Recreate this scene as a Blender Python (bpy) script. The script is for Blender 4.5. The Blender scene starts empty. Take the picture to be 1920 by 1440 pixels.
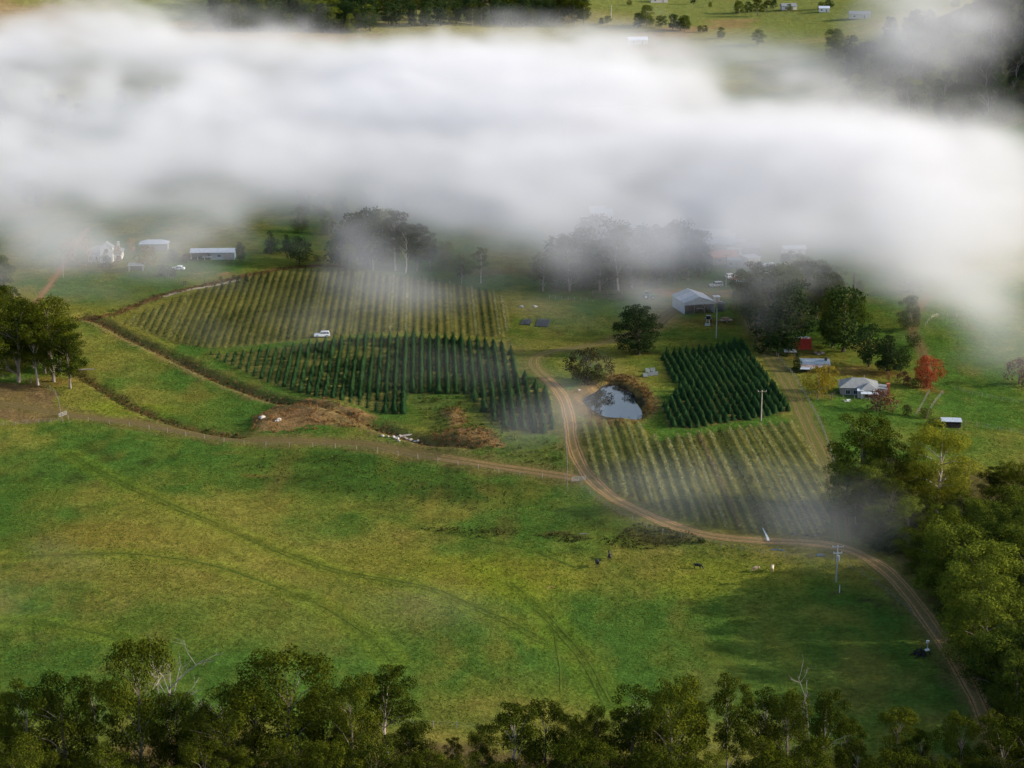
import bpy, math, random
import numpy as np
from mathutils import Vector, Matrix

SC = bpy.context.scene
COL = SC.collection
R = math.radians
rng = np.random.default_rng(11)
random.seed(11)

# ------------------------------------------------------------------ camera
CAM_H = 147.0                      # drone height above the valley floor, metres
PITCH = 15.03                      # degrees below the horizon
FPX = 3800.0                       # focal length in pixels of a 1920 px wide frame
cam_d = bpy.data.cameras.new("camera")
cam_d.sensor_width = 36.0
cam_d.lens = 36.0 * FPX / 1920.0
cam_d.clip_start = 1.0
cam_d.clip_end = 40000.0
cam = bpy.data.objects.new("camera", cam_d)
COL.objects.link(cam)
cam.location = (0, 0, CAM_H)
cam.rotation_euler = (R(90 - PITCH), 0, 0)
SC.camera = cam

# ------------------------------------------------------------------ sky and sun
SUN_AZ = -2.0        # degrees beyond the picture's right-hand side
SUN_EL = 20.0
world = bpy.data.worlds.new("World")
SC.world = world
world.use_nodes = True
wn = world.node_tree
wn.nodes.clear()
w_out = wn.nodes.new("ShaderNodeOutputWorld")
w_bg = wn.nodes.new("ShaderNodeBackground")
w_sky = wn.nodes.new("ShaderNodeTexSky")
w_sky.sky_type = 'NISHITA'
w_sky.sun_disc = False
w_sky.sun_elevation = R(SUN_EL)
w_sky.sun_rotation = R(90 - SUN_AZ)
w_sky.air_density = 1.0
w_sky.dust_density = 2.0
w_bg.inputs['Strength'].default_value = 0.15
wn.links.new(w_sky.outputs[0], w_bg.inputs['Color'])
wn.links.new(w_bg.outputs[0], w_out.inputs['Surface'])

sun_d = bpy.data.lights.new("sun", 'SUN')
sun_d.energy = 3.7
sun_d.angle = R(0.6)
sun_d.color = (1.0, 0.91, 0.78)
sun = bpy.data.objects.new("sun", sun_d)
COL.objects.link(sun)
to_sun = Vector((math.cos(R(SUN_AZ)) * math.cos(R(SUN_EL)), math.sin(R(SUN_AZ)) * math.cos(R(SUN_EL)), math.sin(R(SUN_EL))))
sun.rotation_euler = to_sun.to_track_quat('Z', 'Y').to_euler()
sun.location = (300, 100, 300)

SC.view_settings.view_transform = 'Standard'
SC.view_settings.look = 'None'
SC.view_settings.gamma = 1.0
SC.view_settings.exposure = 0.88
cy = SC.cycles
cy.max_bounces = 6
cy.diffuse_bounces = 2
cy.glossy_bounces = 2
cy.transmission_bounces = 2
cy.transparent_max_bounces = 8
cy.volume_bounces = 4
cy.caustics_reflective = False
cy.caustics_refractive = False
cy.use_adaptive_sampling = True
cy.adaptive_threshold = 0.02
cy.use_denoising = True
cy.volume_step_rate = 3.5
cy.volume_max_steps = 256
SC.render.use_persistent_data = False

# ------------------------------------------------------------------ noise helpers
def _hash(ix, iy, iz, seed):
    n = (ix.astype(np.int64) * 374761393 + iy.astype(np.int64) * 668265263 + iz.astype(np.int64) * 2147483647 + seed * 974711) & 0x7fffffff
    n = (n ^ (n >> 13)) * 1274126177 & 0x7fffffff
    n = (n ^ (n >> 16)) * 668265263 & 0x7fffffff
    return ((n ^ (n >> 15)) & 0xffffff) / float(0xffffff)

def vnoise(x, y, seed=0):
    x = np.asarray(x, float); y = np.asarray(y, float)
    ix = np.floor(x); iy = np.floor(y)
    fx = x - ix; fy = y - iy
    fx = fx * fx * (3 - 2 * fx); fy = fy * fy * (3 - 2 * fy)
    z = np.zeros_like(ix)
    a = _hash(ix, iy, z, seed); b = _hash(ix + 1, iy, z, seed)
    c = _hash(ix, iy + 1, z, seed); d = _hash(ix + 1, iy + 1, z, seed)
    return (a + (b - a) * fx) * (1 - fy) + (c + (d - c) * fx) * fy

def fbm(x, y, scale, octaves=4, seed=0, gain=0.5):
    """2-D fractal noise, about 0..1, feature size `scale` metres"""
    s = 0; amp = 1; tot = 0
    x = np.asarray(x, float) / scale; y = np.asarray(y, float) / scale
    for o in range(octaves):
        s = s + amp * vnoise(x * 2 ** o + 17.3 * o, y * 2 ** o - 9.1 * o, seed + o)
        tot += amp; amp *= gain
    return s / tot

def vnoise3(x, y, z, seed=0):
    ix = np.floor(x); iy = np.floor(y); iz = np.floor(z)
    fx = x - ix; fy = y - iy; fz = z - iz
    fx = fx * fx * (3 - 2 * fx); fy = fy * fy * (3 - 2 * fy); fz = fz * fz * (3 - 2 * fz)
    def L(k):
        a = _hash(ix, iy, iz + k, seed); b = _hash(ix + 1, iy, iz + k, seed)
        c = _hash(ix, iy + 1, iz + k, seed); d = _hash(ix + 1, iy + 1, iz + k, seed)
        return (a + (b - a) * fx) * (1 - fy) + (c + (d - c) * fx) * fy
    return L(0) * (1 - fz) + L(1) * fz

def sstep(a, b, x):
    t = np.clip((np.asarray(x, float) - a) / (b - a), 0, 1)
    return t * t * (3 - 2 * t)

# ------------------------------------------------------------------ where a point of the place lies
_cp, _sp = math.cos(R(PITCH)), math.sin(R(PITCH))
def ray(px, py):
    u = (px - 960) / FPX; v = (py - 720) / FPX
    return np.array([u, _cp - v * _sp, -_sp - v * _cp])

def flat(px, py, z=0.0):
    d = ray(px, py)
    t = (z - CAM_H) / d[2]
    return np.array([d[0] * t, d[1] * t])

def poly_flat(pts, z=0.0):
    return np.array([flat(a, b, z) for a, b in pts])

def smooth_line(pts, step=2.0):
    """Catmull-Rom through the points, resampled every `step` metres"""
    p = np.asarray(pts, float)
    q = np.vstack([2 * p[0] - p[1], p, 2 * p[-1] - p[-2]])
    out = []
    for i in range(1, len(q) - 2):
        a, b, c, d = q[i - 1], q[i], q[i + 1], q[i + 2]
        for t in np.linspace(0, 1, 12, endpoint=False):
            out.append(0.5 * ((2 * b) + (c - a) * t + (2 * a - 5 * b + 4 * c - d) * t * t + (3 * b - a - 3 * c + d) * t ** 3))
    out.append(p[-1])
    out = np.array(out)
    seg = np.linalg.norm(np.diff(out, axis=0), axis=1)
    s = np.concatenate([[0], np.cumsum(seg)])
    n = max(2, int(s[-1] / step) + 1)
    si = np.linspace(0, s[-1], n)
    return np.stack([np.interp(si, s, out[:, k]) for k in range(out.shape[1])], 1)

def dist_line(x, y, line, reach=30.0):
    """distance from points to a polyline (inf beyond reach)"""
    x = np.asarray(x, float); y = np.asarray(y, float)
    shp = x.shape
    xf = x.ravel(); yf = y.ravel()
    res = np.full(xf.shape, 1e9)
    lo = line.min(0) - reach; hi = line.max(0) + reach
    idx = np.where((xf > lo[0]) & (xf < hi[0]) & (yf > lo[1]) & (yf < hi[1]))[0]
    if len(idx):
        px, py = xf[idx], yf[idx]
        best = np.full(px.shape, 1e9)
        for i in range(len(line) - 1):
            a, b = line[i], line[i + 1]
            lo2 = np.minimum(a, b) - reach; hi2 = np.maximum(a, b) + reach
            k = np.where((px > lo2[0]) & (px < hi2[0]) & (py > lo2[1]) & (py < hi2[1]))[0]
            if not len(k):
                continue
            d = b - a; L2 = max(1e-9, d @ d)
            t = np.clip(((px[k] - a[0]) * d[0] + (py[k] - a[1]) * d[1]) / L2, 0, 1)
            best[k] = np.minimum(best[k], np.hypot(px[k] - a[0] - t * d[0], py[k] - a[1] - t * d[1]))
        res[idx] = best
    return res.reshape(shp)

def in_poly(x, y, poly):
    x = np.asarray(x, float); y = np.asarray(y, float)
    ins = np.zeros(x.shape, bool)
    n = len(poly)
    for i in range(n):
        x1, y1 = poly[i]; x2, y2 = poly[(i + 1) % n]
        if y1 == y2: continue
        c = ((y1 > y) != (y2 > y)) & (x < (x2 - x1) * (y - y1) / (y2 - y1) + x1)
        ins ^= c
    return ins

# ------------------------------------------------------------------ the lines of the valley
ROAD = smooth_line(poly_flat([(1905, 1440), (1865, 1375), (1835, 1310), (1795, 1240), (1745, 1175), (1705, 1125), (1660, 1080), (1612, 1052), (1560, 1037),
    (1500, 1030), (1430, 1025), (1350, 1015), (1290, 1000), (1230, 980), (1170, 953), (1130, 928), (1100, 898), (1081, 866), (1072, 835),
    (1068, 800), (1060, 768), (1047, 745), (1028, 724), (1010, 706), (1001, 690), (1008, 674), (1035, 663), (1085, 653), (1140, 640), (1175, 628)]), 1.5)
YARD = smooth_line(poly_flat([(1175, 628), (1225, 606), (1250, 580), (1278, 560), (1310, 545), (1360, 539), (1420, 534), (1480, 528)]), 1.5)
TRACK = smooth_line(poly_flat([(1088, 908), (1060, 901), (1000, 889), (930, 876), (850, 862), (760, 842), (680, 826), (600, 820), (500, 816), (420, 809), (340, 796),
    (260, 783), (180, 775), (110, 768), (40, 758), (-60, 744)]), 1.5)
LANE = smooth_line(poly_flat([(1395, 560), (1408, 600), (1432, 650), (1465, 705), (1492, 760), (1515, 815), (1540, 870), (1562, 920), (1575, 980), (1580, 1030)]), 1.5)
LANE2 = smooth_line(poly_flat([(1740, 560), (1718, 590), (1712, 620), (1728, 650), (1740, 685), (1735, 720)]), 1.5)
ORANGE = smooth_line(poly_flat([(30, 612), (52, 580), (85, 543), (118, 500), (140, 470), (165, 435)]), 1.5)
CREEK = smooth_line(poly_flat([(150, 592), (190, 602), (240, 627), (330, 667), (420, 705), (500, 736), (570, 760), (640, 778), (700, 795), (760, 815), (830, 835), (885, 845)]), 2.0)
DITCH = smooth_line(poly_flat([(140, 690), (182, 716), (217, 735), (267, 759), (333, 782), (400, 798), (450, 806)]), 2.0)
HEDGE = smooth_line(poly_flat([(150, 594), (200, 592), (260, 573), (330, 552), (400, 540), (450, 529), (520, 516), (600, 506), (660, 505)]), 2.0)
PALE = smooth_line(poly_flat([(310, 560), (345, 551), (400, 543), (445, 535)]), 1.5)
WHEELS = [smooth_line(poly_flat(p), 2.0) for p in (
    [(130, 845), (230, 905), (345, 960), (450, 1006), (550, 1048), (650, 1080), (800, 1106), (875, 1135), (950, 1166), (1020, 1200)],
    [(-40, 1052), (120, 1050), (250, 1048), (400, 1072), (500, 1103), (580, 1135), (650, 1172), (705, 1212), (735, 1243)],
    [(-40, 1176), (60, 1180), (130, 1190), (240, 1218), (300, 1250)],
    [(955, 1092), (1010, 1140), (1060, 1190), (1105, 1245), (1142, 1310)],
    [(1035, 1110), (1038, 1170), (1048, 1230), (1052, 1290)],
    [(700, 960), (800, 985), (900, 1010), (1000, 1030), (1080, 1060)],
    [(60, 900), (200, 940), (330, 990), (450, 1060)],
    [(820, 1300), (900, 1292), (980, 1290), (1060, 1296)])]
POND = smooth_line(poly_flat([(1100, 772), (1105, 752), (1118, 740), (1140, 734), (1172, 738), (1196, 748), (1207, 762), (1203, 774), (1183, 783), (1152, 787), (1120, 784), (1100, 772)]), 1.0)
POND_C = POND.mean(0)

ROW_AZ = R(-2.4)                                     # the planted rows all run this way
ROW_D = np.array([math.sin(ROW_AZ), math.cos(ROW_AZ)])
ROW_N = np.array([math.cos(ROW_AZ), -math.sin(ROW_AZ)])
V1 = poly_flat([(232, 602), (330, 640), (392, 650), (480, 648), (600, 637), (760, 628), (950, 632), (957, 575), (935, 552), (860, 536), (750, 524), (650, 518), (560, 514), (450, 533), (330, 567)])
V2 = poly_flat([(392, 660), (480, 657), (600, 646), (760, 637), (952, 640), (962, 690), (975, 710), (1000, 735), (1030, 745), (1040, 790), (1036, 828), (950, 812), (905, 780), (880, 748), (762, 742),
    (757, 778), (690, 768), (600, 746), (500, 708)])
V3 = poly_flat([(1243, 668), (1300, 660), (1345, 652), (1392, 640), (1405, 665), (1440, 725), (1484, 786), (1425, 800), (1292, 824), (1256, 820), (1245, 795), (1244, 780), (1268, 752), (1284, 738), (1260, 728), (1242, 690)])
V4 = poly_flat([(1085, 806), (1092, 860), (1118, 908), (1165, 938), (1240, 968), (1330, 996), (1430, 1014), (1540, 1020), (1568, 985), (1540, 900), (1518, 855), (1492, 808), (1425, 815), (1290, 838), (1235, 846), (1190, 806)])
NOTCH = poly_flat([(762, 745), (880, 752), (905, 785), (950, 815), (1020, 832), (1060, 850), (1050, 890), (960, 865), (880, 850), (800, 800)])
PLOUGH = poly_flat([(-80, 700), (0, 712), (70, 722), (100, 738), (112, 775), (60, 785), (-80, 790)])
SCRUB = [poly_flat(p) for p in (
    [(470, 775), (500, 762), (560, 752), (620, 755), (690, 780), (680, 800), (600, 803), (520, 808), (475, 800)],
    [(800, 815), (870, 808), (920, 815), (950, 845), (900, 852), (830, 838)],
    [(830, 775), (870, 772), (880, 800), (850, 805)])]
WOOD = poly_flat([(1560, 960), (1600, 900), (1660, 870), (1760, 900), (1830, 905), (1940, 875), (2150, 860), (2150, 1560), (1950, 1480), (1880, 1380), (1830, 1265), (1770, 1170), (1710, 1095), (1650, 1045), (1600, 1015)])
FRONT = poly_flat([(-150, 1440), (120, 1432), (420, 1438), (700, 1425), (900, 1420), (1200, 1436), (1500, 1450), (1800, 1400), (2050, 1390), (2050, 2600), (-150, 2600)])
LAWN = poly_flat([(1600, 745), (1690, 705), (1740, 735), (1715, 790), (1560, 800), (1490, 740), (1540, 690)])

FARHILL = [(370, 1290, 115, 170, 66), (470, 1130, 120, 160, 54), (-330, 1900, 260, 240, 55), (-120, 2150, 300, 260, 70), (330, 2600, 500, 350, 90), (-700, 1500, 260, 300, 50), (760, 1700, 300, 300, 80)]

MOUNDS = [(*flat(a, b), r_, h_) for a, b, r_, h_ in ((500, 785, 4, 1.6), (560, 775, 7, 2.0), (620, 772, 6, 1.8), (660, 785, 4, 1.2), (860, 828, 5, 1.6), (905, 832, 5, 1.3), (850, 788, 3, 1.2))]
def HT(x, y):
    """height of the ground"""
    x = np.asarray(x, float); y = np.asarray(y, float)
    z = 1.5 * np.sin(x / 62 + 0.6) * np.sin(y / 71 + 1.1) + 1.0 * np.sin(x / 31 + y / 47 + 2.0) + 2.2 * (fbm(x, y, 75, 2, 5) - 0.5)
    z = z + 0.5 * (fbm(x, y, 16, 2, 8) - 0.5)
    z = z + np.clip(y - 1250, 0, 4000) * 0.03 * sstep(1250, 1700, y)
    for hx, hy, sx, sy, hh in FARHILL:
        z = z + hh * np.exp(-((x - hx) / sx) ** 2 - ((y - hy) / sy) ** 2)
    for mx_, my_, mr, mh in MOUNDS:
        z = z + mh * np.exp(-(((x - mx_) / mr) ** 2 + ((y - my_) / (mr * 2.2)) ** 2))
    # pond in its hollow
    r = np.hypot((x - POND_C[0]) / 7.4, (y - POND_C[1]) / 18.0)
    th = np.arctan2((y - POND_C[1]) / 18.0, (x - POND_C[0]) / 7.4)
    r = r * (1 + .10 * np.sin(3 * th + 1) + .07 * np.sin(5 * th + 2.2) + .05 * np.sin(2 * th))
    w = sstep(2.1, 1.25, r)
    z = z * (1 - w) + w * POND_Z0
    z = z - 2.2 * sstep(1.15, 0.72, r)
    d = dist_line(x, y, CREEK, 14)
    z = z - 1.1 * np.exp(-(d / 1.7) ** 2) + 0.3 * np.exp(-((d - 4.0) / 1.8) ** 2)
    d = dist_line(x, y, DITCH, 10)
    z = z - 0.8 * np.exp(-(d / 1.8) ** 2)
    return z
POND_Z0 = 0.0
POND_Z0 = float(np.mean(HT(POND_C[0] + np.array([16., -16, 0, 0]), POND_C[1] + np.array([0, 0, 40., -40]))))
WATER_Z = POND_Z0 - 1.0

_T = np.concatenate([np.linspace(230, 900, 1400), np.linspace(901, 3200, 1200)])
def P(px, py):
    """the point of the ground seen at that place of the photograph"""
    d = ray(px, py); d = d / d[1]
    X = d[0] * _T; Z = CAM_H + d[2] * _T
    g = HT(X, _T)
    k = np.argmax(Z < g)
    a, b = Z[k - 1] - g[k - 1], g[k] - Z[k]
    t = _T[k - 1] + (_T[k] - _T[k - 1]) * a / max(1e-9, a + b)
    x, y = d[0] * t, t
    return Vector((float(x), float(y), float(HT(x, y))))

def pxm(p):
    """photograph pixels per metre at a point"""
    return FPX / (p.y * _cp + (CAM_H - p.z) * _sp)

# ------------------------------------------------------------------ objects
def tag(o, label=None, cat=None, group=None, kind=None):
    if label: o['label'] = label
    if cat: o['category'] = cat
    if group: o['group'] = group
    if kind: o['kind'] = kind
    return o

def empty(name, loc=(0, 0, 0), rz=0.0, scale=1.0):
    o = bpy.data.objects.new(name, None)
    COL.objects.link(o)
    o.location = loc; o.rotation_euler = (0, 0, rz)
    o.scale = (scale,) * 3 if not hasattr(scale, '__len__') else scale
    o.empty_display_size = 0.3
    return o

def mesh_np(name, verts, faces, mat=None, smooth=False):
    """faces: (n,3) or (n,4) array"""
    verts = np.asarray(verts, np.float32); faces = np.asarray(faces, np.int32)
    me = bpy.data.meshes.new(name)
    n, k = faces.shape
    me.vertices.add(len(verts)); me.vertices.foreach_set("co", verts.ravel())
    me.loops.add(n * k); me.loops.foreach_set("vertex_index", faces.ravel())
    me.polygons.add(n); me.polygons.foreach_set("loop_start", np.arange(0, n * k, k, dtype=np.int32))
    me.polygons.foreach_set("loop_total", np.full(n, k, np.int32))
    if smooth: me.polygons.foreach_set("use_smooth", np.ones(n, bool))
    me.update(calc_edges=True)
    if mat: me.materials.append(mat)
    return me

def link(name, me, parent=None, loc=None, rz=None, scale=None):
    o = bpy.data.objects.new(name, me)
    COL.objects.link(o)
    if parent: o.parent = parent
    if loc is not None: o.location = loc
    if rz is not None: o.rotation_euler = (0, 0, rz)
    if scale is not None: o.scale = (scale,) * 3 if not hasattr(scale, '__len__') else scale
    return o

def copy_tree(o, parent=None):
    c = o.copy(); COL.objects.link(c)
    if parent: c.parent = parent
    for ch in list(o.children):
        copy_tree(ch, c)
    return c

class MB:
    """collects boxes, bars and sheets into one mesh"""
    def __init__(self): self.v = []; self.f = []
    def add(self, vs, fs):
        b = len(self.v)
        self.v += [tuple(p) for p in vs]; self.f += [tuple(i + b for i in f) for f in fs]
        return self
    def box(self, c, s, rz=0.0, tilt=None):
        m = Matrix.Rotation(rz, 3, 'Z')
        if tilt is not None: m = m @ tilt
        vs = []
        for z in (-1, 1):
            for x, y in ((-1, -1), (1, -1), (1, 1), (-1, 1)):
                vs.append(Vector(c) + m @ Vector((x * s[0] / 2, y * s[1] / 2, z * s[2] / 2)))
        return self.add(vs, [(3, 2, 1, 0), (4, 5, 6, 7), (0, 1, 5, 4), (1, 2, 6, 5), (2, 3, 7, 6), (3, 0, 4, 7)])
    def tube(self, pts, radii, n=6, cap=True):
        pts = [Vector(p) for p in pts]
        b = len(self.v)
        for i, p in enumerate(pts):
            d = (pts[min(i + 1, len(pts) - 1)] - pts[max(i - 1, 0)]).normalized()
            a = d.cross(Vector((0.13, 0.99, 0.05)) if abs(d.y) < 0.9 else Vector((1, 0, 0))).normalized()
            c = d.cross(a)
            for k in range(n):
                t = 2 * math.pi * k / n
                self.v.append(tuple(p + (a * math.cos(t) + c * math.sin(t)) * radii[i]))
        for i in range(len(pts) - 1):
            for k in range(n):
                k2 = (k + 1) % n
                self.f.append((b + i * n + k, b + i * n + k2, b + (i + 1) * n + k2, b + (i + 1) * n + k))
        if cap:
            self.f.append(tuple(b + k for k in range(n))[::-1])
            self.f.append(tuple(b + (len(pts) - 1) * n + k for k in range(n)))
        return self
    def slab(self, quad, t):
        """a quad given by its four corners, thickened downwards along its normal"""
        q = [Vector(p) for p in quad]
        n = (q[1] - q[0]).cross(q[3] - q[0]).normalized()
        lo = [p - n * t for p in q]
        return self.add(q + lo, [(0, 1, 2, 3), (7, 6, 5, 4), (0, 4, 5, 1), (1, 5, 6, 2), (2, 6, 7, 3), (3, 7, 4, 0)])
    def prism(self, prof, axis, a, b):
        """profile of (u, z) pairs pushed along an axis ('x' or 'y') from a to b"""
        n = len(prof)
        f = (lambda t, u, z: (t, u, z)) if axis == 'x' else (lambda t, u, z: (u, t, z))
        vs = [f(a, u, z) for u, z in prof] + [f(b, u, z) for u, z in prof]
        fs = [tuple(range(n))[::-1], tuple(range(n, 2 * n))] + [(i, (i + 1) % n, n + (i + 1) % n, n + i) for i in range(n)]
        return self.add(vs, fs)
    def disc(self, c, r, w, axis='y', n=14):
        c = Vector(c)
        d = {'x': Vector((1, 0, 0)), 'y': Vector((0, 1, 0)), 'z': Vector((0, 0, 1))}[axis]
        return self.tube([c - d * w / 2, c + d * w / 2], [r, r], n)
    def mesh(self, name, mat, smooth=False):
        me = bpy.data.meshes.new(name)
        me.from_pydata(self.v, [], self.f)
        import bmesh
        bm = bmesh.new(); bm.from_mesh(me)
        bmesh.ops.recalc_face_normals(bm, faces=bm.faces)
        bm.to_mesh(me); bm.free()
        if smooth:
            me.polygons.foreach_set("use_smooth", np.ones(len(me.polygons), bool))
        me.materials.append(mat)
        return me
    def build(self, name, mat, parent=None, smooth=False, **k):
        return link(name, self.mesh(name, mat, smooth), parent, **k)

# ------------------------------------------------------------------ materials
def nodes(name):
    m = bpy.data.materials.new(name)
    m.use_nodes = True
    nt = m.node_tree
    return m, nt, nt.nodes['Principled BSDF']

def N(nt, kind, **props):
    n = nt.nodes.new(kind)
    for k, v in props.items(): setattr(n, k, v)
    return n

def plain(name, col, rough=0.7, var=0.25, scale=1.5, metallic=0.0, col2=None, spec=0.3, stretch=(1, 1, 1), bump=0.0):
    """a painted or weathered surface: base colour broken up by two sizes of noise"""
    m, nt, b = nodes(name)
    L = nt.links
    tc = N(nt, 'ShaderNodeTexCoord')
    mp = N(nt, 'ShaderNodeMapping'); mp.inputs['Scale'].default_value = stretch
    n1 = N(nt, 'ShaderNodeTexNoise'); n1.inputs['Scale'].default_value = scale; n1.inputs['Detail'].default_value = 5; n1.inputs['Roughness'].default_value = 0.65
    L.new(tc.outputs['Object'], mp.inputs[0]); L.new(mp.outputs[0], n1.inputs[0])
    rp = N(nt, 'ShaderNodeValToRGB')
    c2 = col2 or tuple(c * (1 - var) for c in col)
    c1 = col if col2 else tuple(min(1, c * (1 + var * 0.6)) for c in col)
    rp.color_ramp.elements[0].position = 0.34; rp.color_ramp.elements[0].color = (*c2, 1)
    rp.color_ramp.elements[1].position = 0.66; rp.color_ramp.elements[1].color = (*c1, 1)
    L.new(n1.outputs[0], rp.inputs[0]); L.new(rp.outputs[0], b.inputs['Base Color'])
    b.inputs['Roughness'].default_value = rough
    b.inputs['Metallic'].default_value = metallic
    b.inputs['Specular IOR Level'].default_value = spec
    if bump:
        bp = N(nt, 'ShaderNodeBump'); bp.inputs['Strength'].default_value = bump; bp.inputs['Distance'].default_value = 0.05
        L.new(n1.outputs[0], bp.inputs['Height']); L.new(bp.outputs[0], b.inputs['Normal'])
    return m

def leafmat(name, dark, light, trans=0.25, tip=None):
    """leaves: colour varies from tree to tree, from clump to clump and from leaf to leaf"""
    m, nt, b = nodes(name)
    L = nt.links
    oi = N(nt, 'ShaderNodeObjectInfo')
    geo = N(nt, 'ShaderNodeNewGeometry')
    tc = N(nt, 'ShaderNodeTexCoord')
    n1 = N(nt, 'ShaderNodeTexNoise'); n1.inputs['Scale'].default_value = 0.45; n1.inputs['Detail'].default_value = 2
    L.new(tc.outputs['Object'], n1.inputs[0])
    a1 = N(nt, 'ShaderNodeMath', operation='MULTIPLY_ADD'); a1.inputs[1].default_value = 0.24; a1.inputs[2].default_value = -0.12
    L.new(geo.outputs['Random Per Island'], a1.inputs[0])
    a2 = N(nt, 'ShaderNodeMath', operation='ADD'); L.new(n1.outputs[0], a2.inputs[0]); L.new(a1.outputs[0], a2.inputs[1])
    a3 = N(nt, 'ShaderNodeMath', operation='MULTIPLY_ADD'); a3.inputs[1].default_value = 0.4; L.new(oi.outputs['Random'], a3.inputs[0])
    a4 = N(nt, 'ShaderNodeMath', operation='SUBTRACT'); a4.inputs[1].default_value = 0.2
    L.new(a2.outputs[0], a3.inputs[2]); L.new(a3.outputs[0], a4.inputs[0])
    rp = N(nt, 'ShaderNodeValToRGB')
    rp.color_ramp.elements[0].position = 0.15; rp.color_ramp.elements[0].color = (*dark, 1)
    rp.color_ramp.elements[1].position = 0.85; rp.color_ramp.elements[1].color = (*light, 1)
    L.new(a4.outputs[0], rp.inputs[0])
    L.new(rp.outputs[0], b.inputs['Base Color'])
    b.inputs['Roughness'].default_value = 0.9
    b.inputs['Specular IOR Level'].default_value = 0.0
    tr = N(nt, 'ShaderNodeBsdfTranslucent'); L.new(rp.outputs[0], tr.inputs[0])
    mx = N(nt, 'ShaderNodeMixShader'); mx.inputs[0].default_value = trans
    L.new(b.outputs[0], mx.inputs[1]); L.new(tr.outputs[0], mx.inputs[2])
    L.new(mx.outputs[0], nt.nodes['Material Output'].inputs['Surface'])
    return m
# ------------------------------------------------------------------ the ground, one sheet out to the horizon
def axis_lines():
    ys = [60.0]
    while ys[-1] < 16000:
        y = ys[-1]
        st = 12 if y < 240 else 3.0 if y < 330 else 1.3 if y < 770 else 1.3 + (y - 770) * 0.008 if y < 2600 else 16 + (y - 2600) * 0.2
        ys.append(y + st)
    xs = [0.0]
    while xs[-1] < 9000:
        x = xs[-1]
        xs.append(x + (1.3 if x < 170 else 1.3 + (x - 170) * 0.035 if x < 600 else 16 + (x - 600) * 0.25))
    xs = np.array(xs)
    return np.concatenate([-xs[:0:-1], xs]), np.array(ys)

gx, gy = axis_lines()
GX, GY = np.meshgrid(gx, gy)
GZ = HT(GX, GY)

def mixc(c, w, col):
    w = np.asarray(w)[..., None]
    return c * (1 - w) + np.asarray(col) * w

LUSH = (0.046, 0.096, 0.016); GRASS = (0.086, 0.116, 0.019); OLIVE = (0.148, 0.138, 0.026); STRAW = (0.165, 0.126, 0.032)
BROWN = (0.120, 0.060, 0.022); DIRT = (0.250, 0.150, 0.078); REDDIRT = (0.270, 0.135, 0.058); MUD = (0.050, 0.032, 0.020); FOREST = (0.050, 0.038, 0.018)
DEEP = (0.026, 0.052, 0.010)

n_big = fbm(GX, GY, 70, 3, 21); n_mid = fbm(GX, GY * 0.6, 17, 4, 22, 0.6); n_fine = fbm(GX, GY, 4.5, 3, 23, 0.65)
jx = GX + 7 * (fbm(GX, GY, 9, 3, 31) - 0.5); jy = GY + 16 * (fbm(GX, GY, 12, 3, 32) - 0.5)
C = np.zeros(GX.shape + (3,)); C[:] = GRASS
C = mixc(C, sstep(0.42, 0.60, n_big * 0.6 + n_mid * 0.4) * 0.9, OLIVE)
C = mixc(C, sstep(0.52, 0.74, n_mid * 0.65 + n_fine * 0.35) * 0.40, STRAW)
C = mixc(C, sstep(0.54, 0.38, n_big * 0.5 + n_mid * 0.5) * 0.9, LUSH)

def blob(px, py, rx, ry, edge=0.5):
    """soft-edged patch of ground round a point; radii in photograph pixels"""
    c = flat(px, py); a = abs(flat(px + rx, py)[0] - c[0]); b = abs(flat(px, py - ry)[1] - c[1])
    r = np.hypot((jx - c[0]) / a, (jy - c[1]) / b)
    return sstep(1.0, edge, r)

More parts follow.
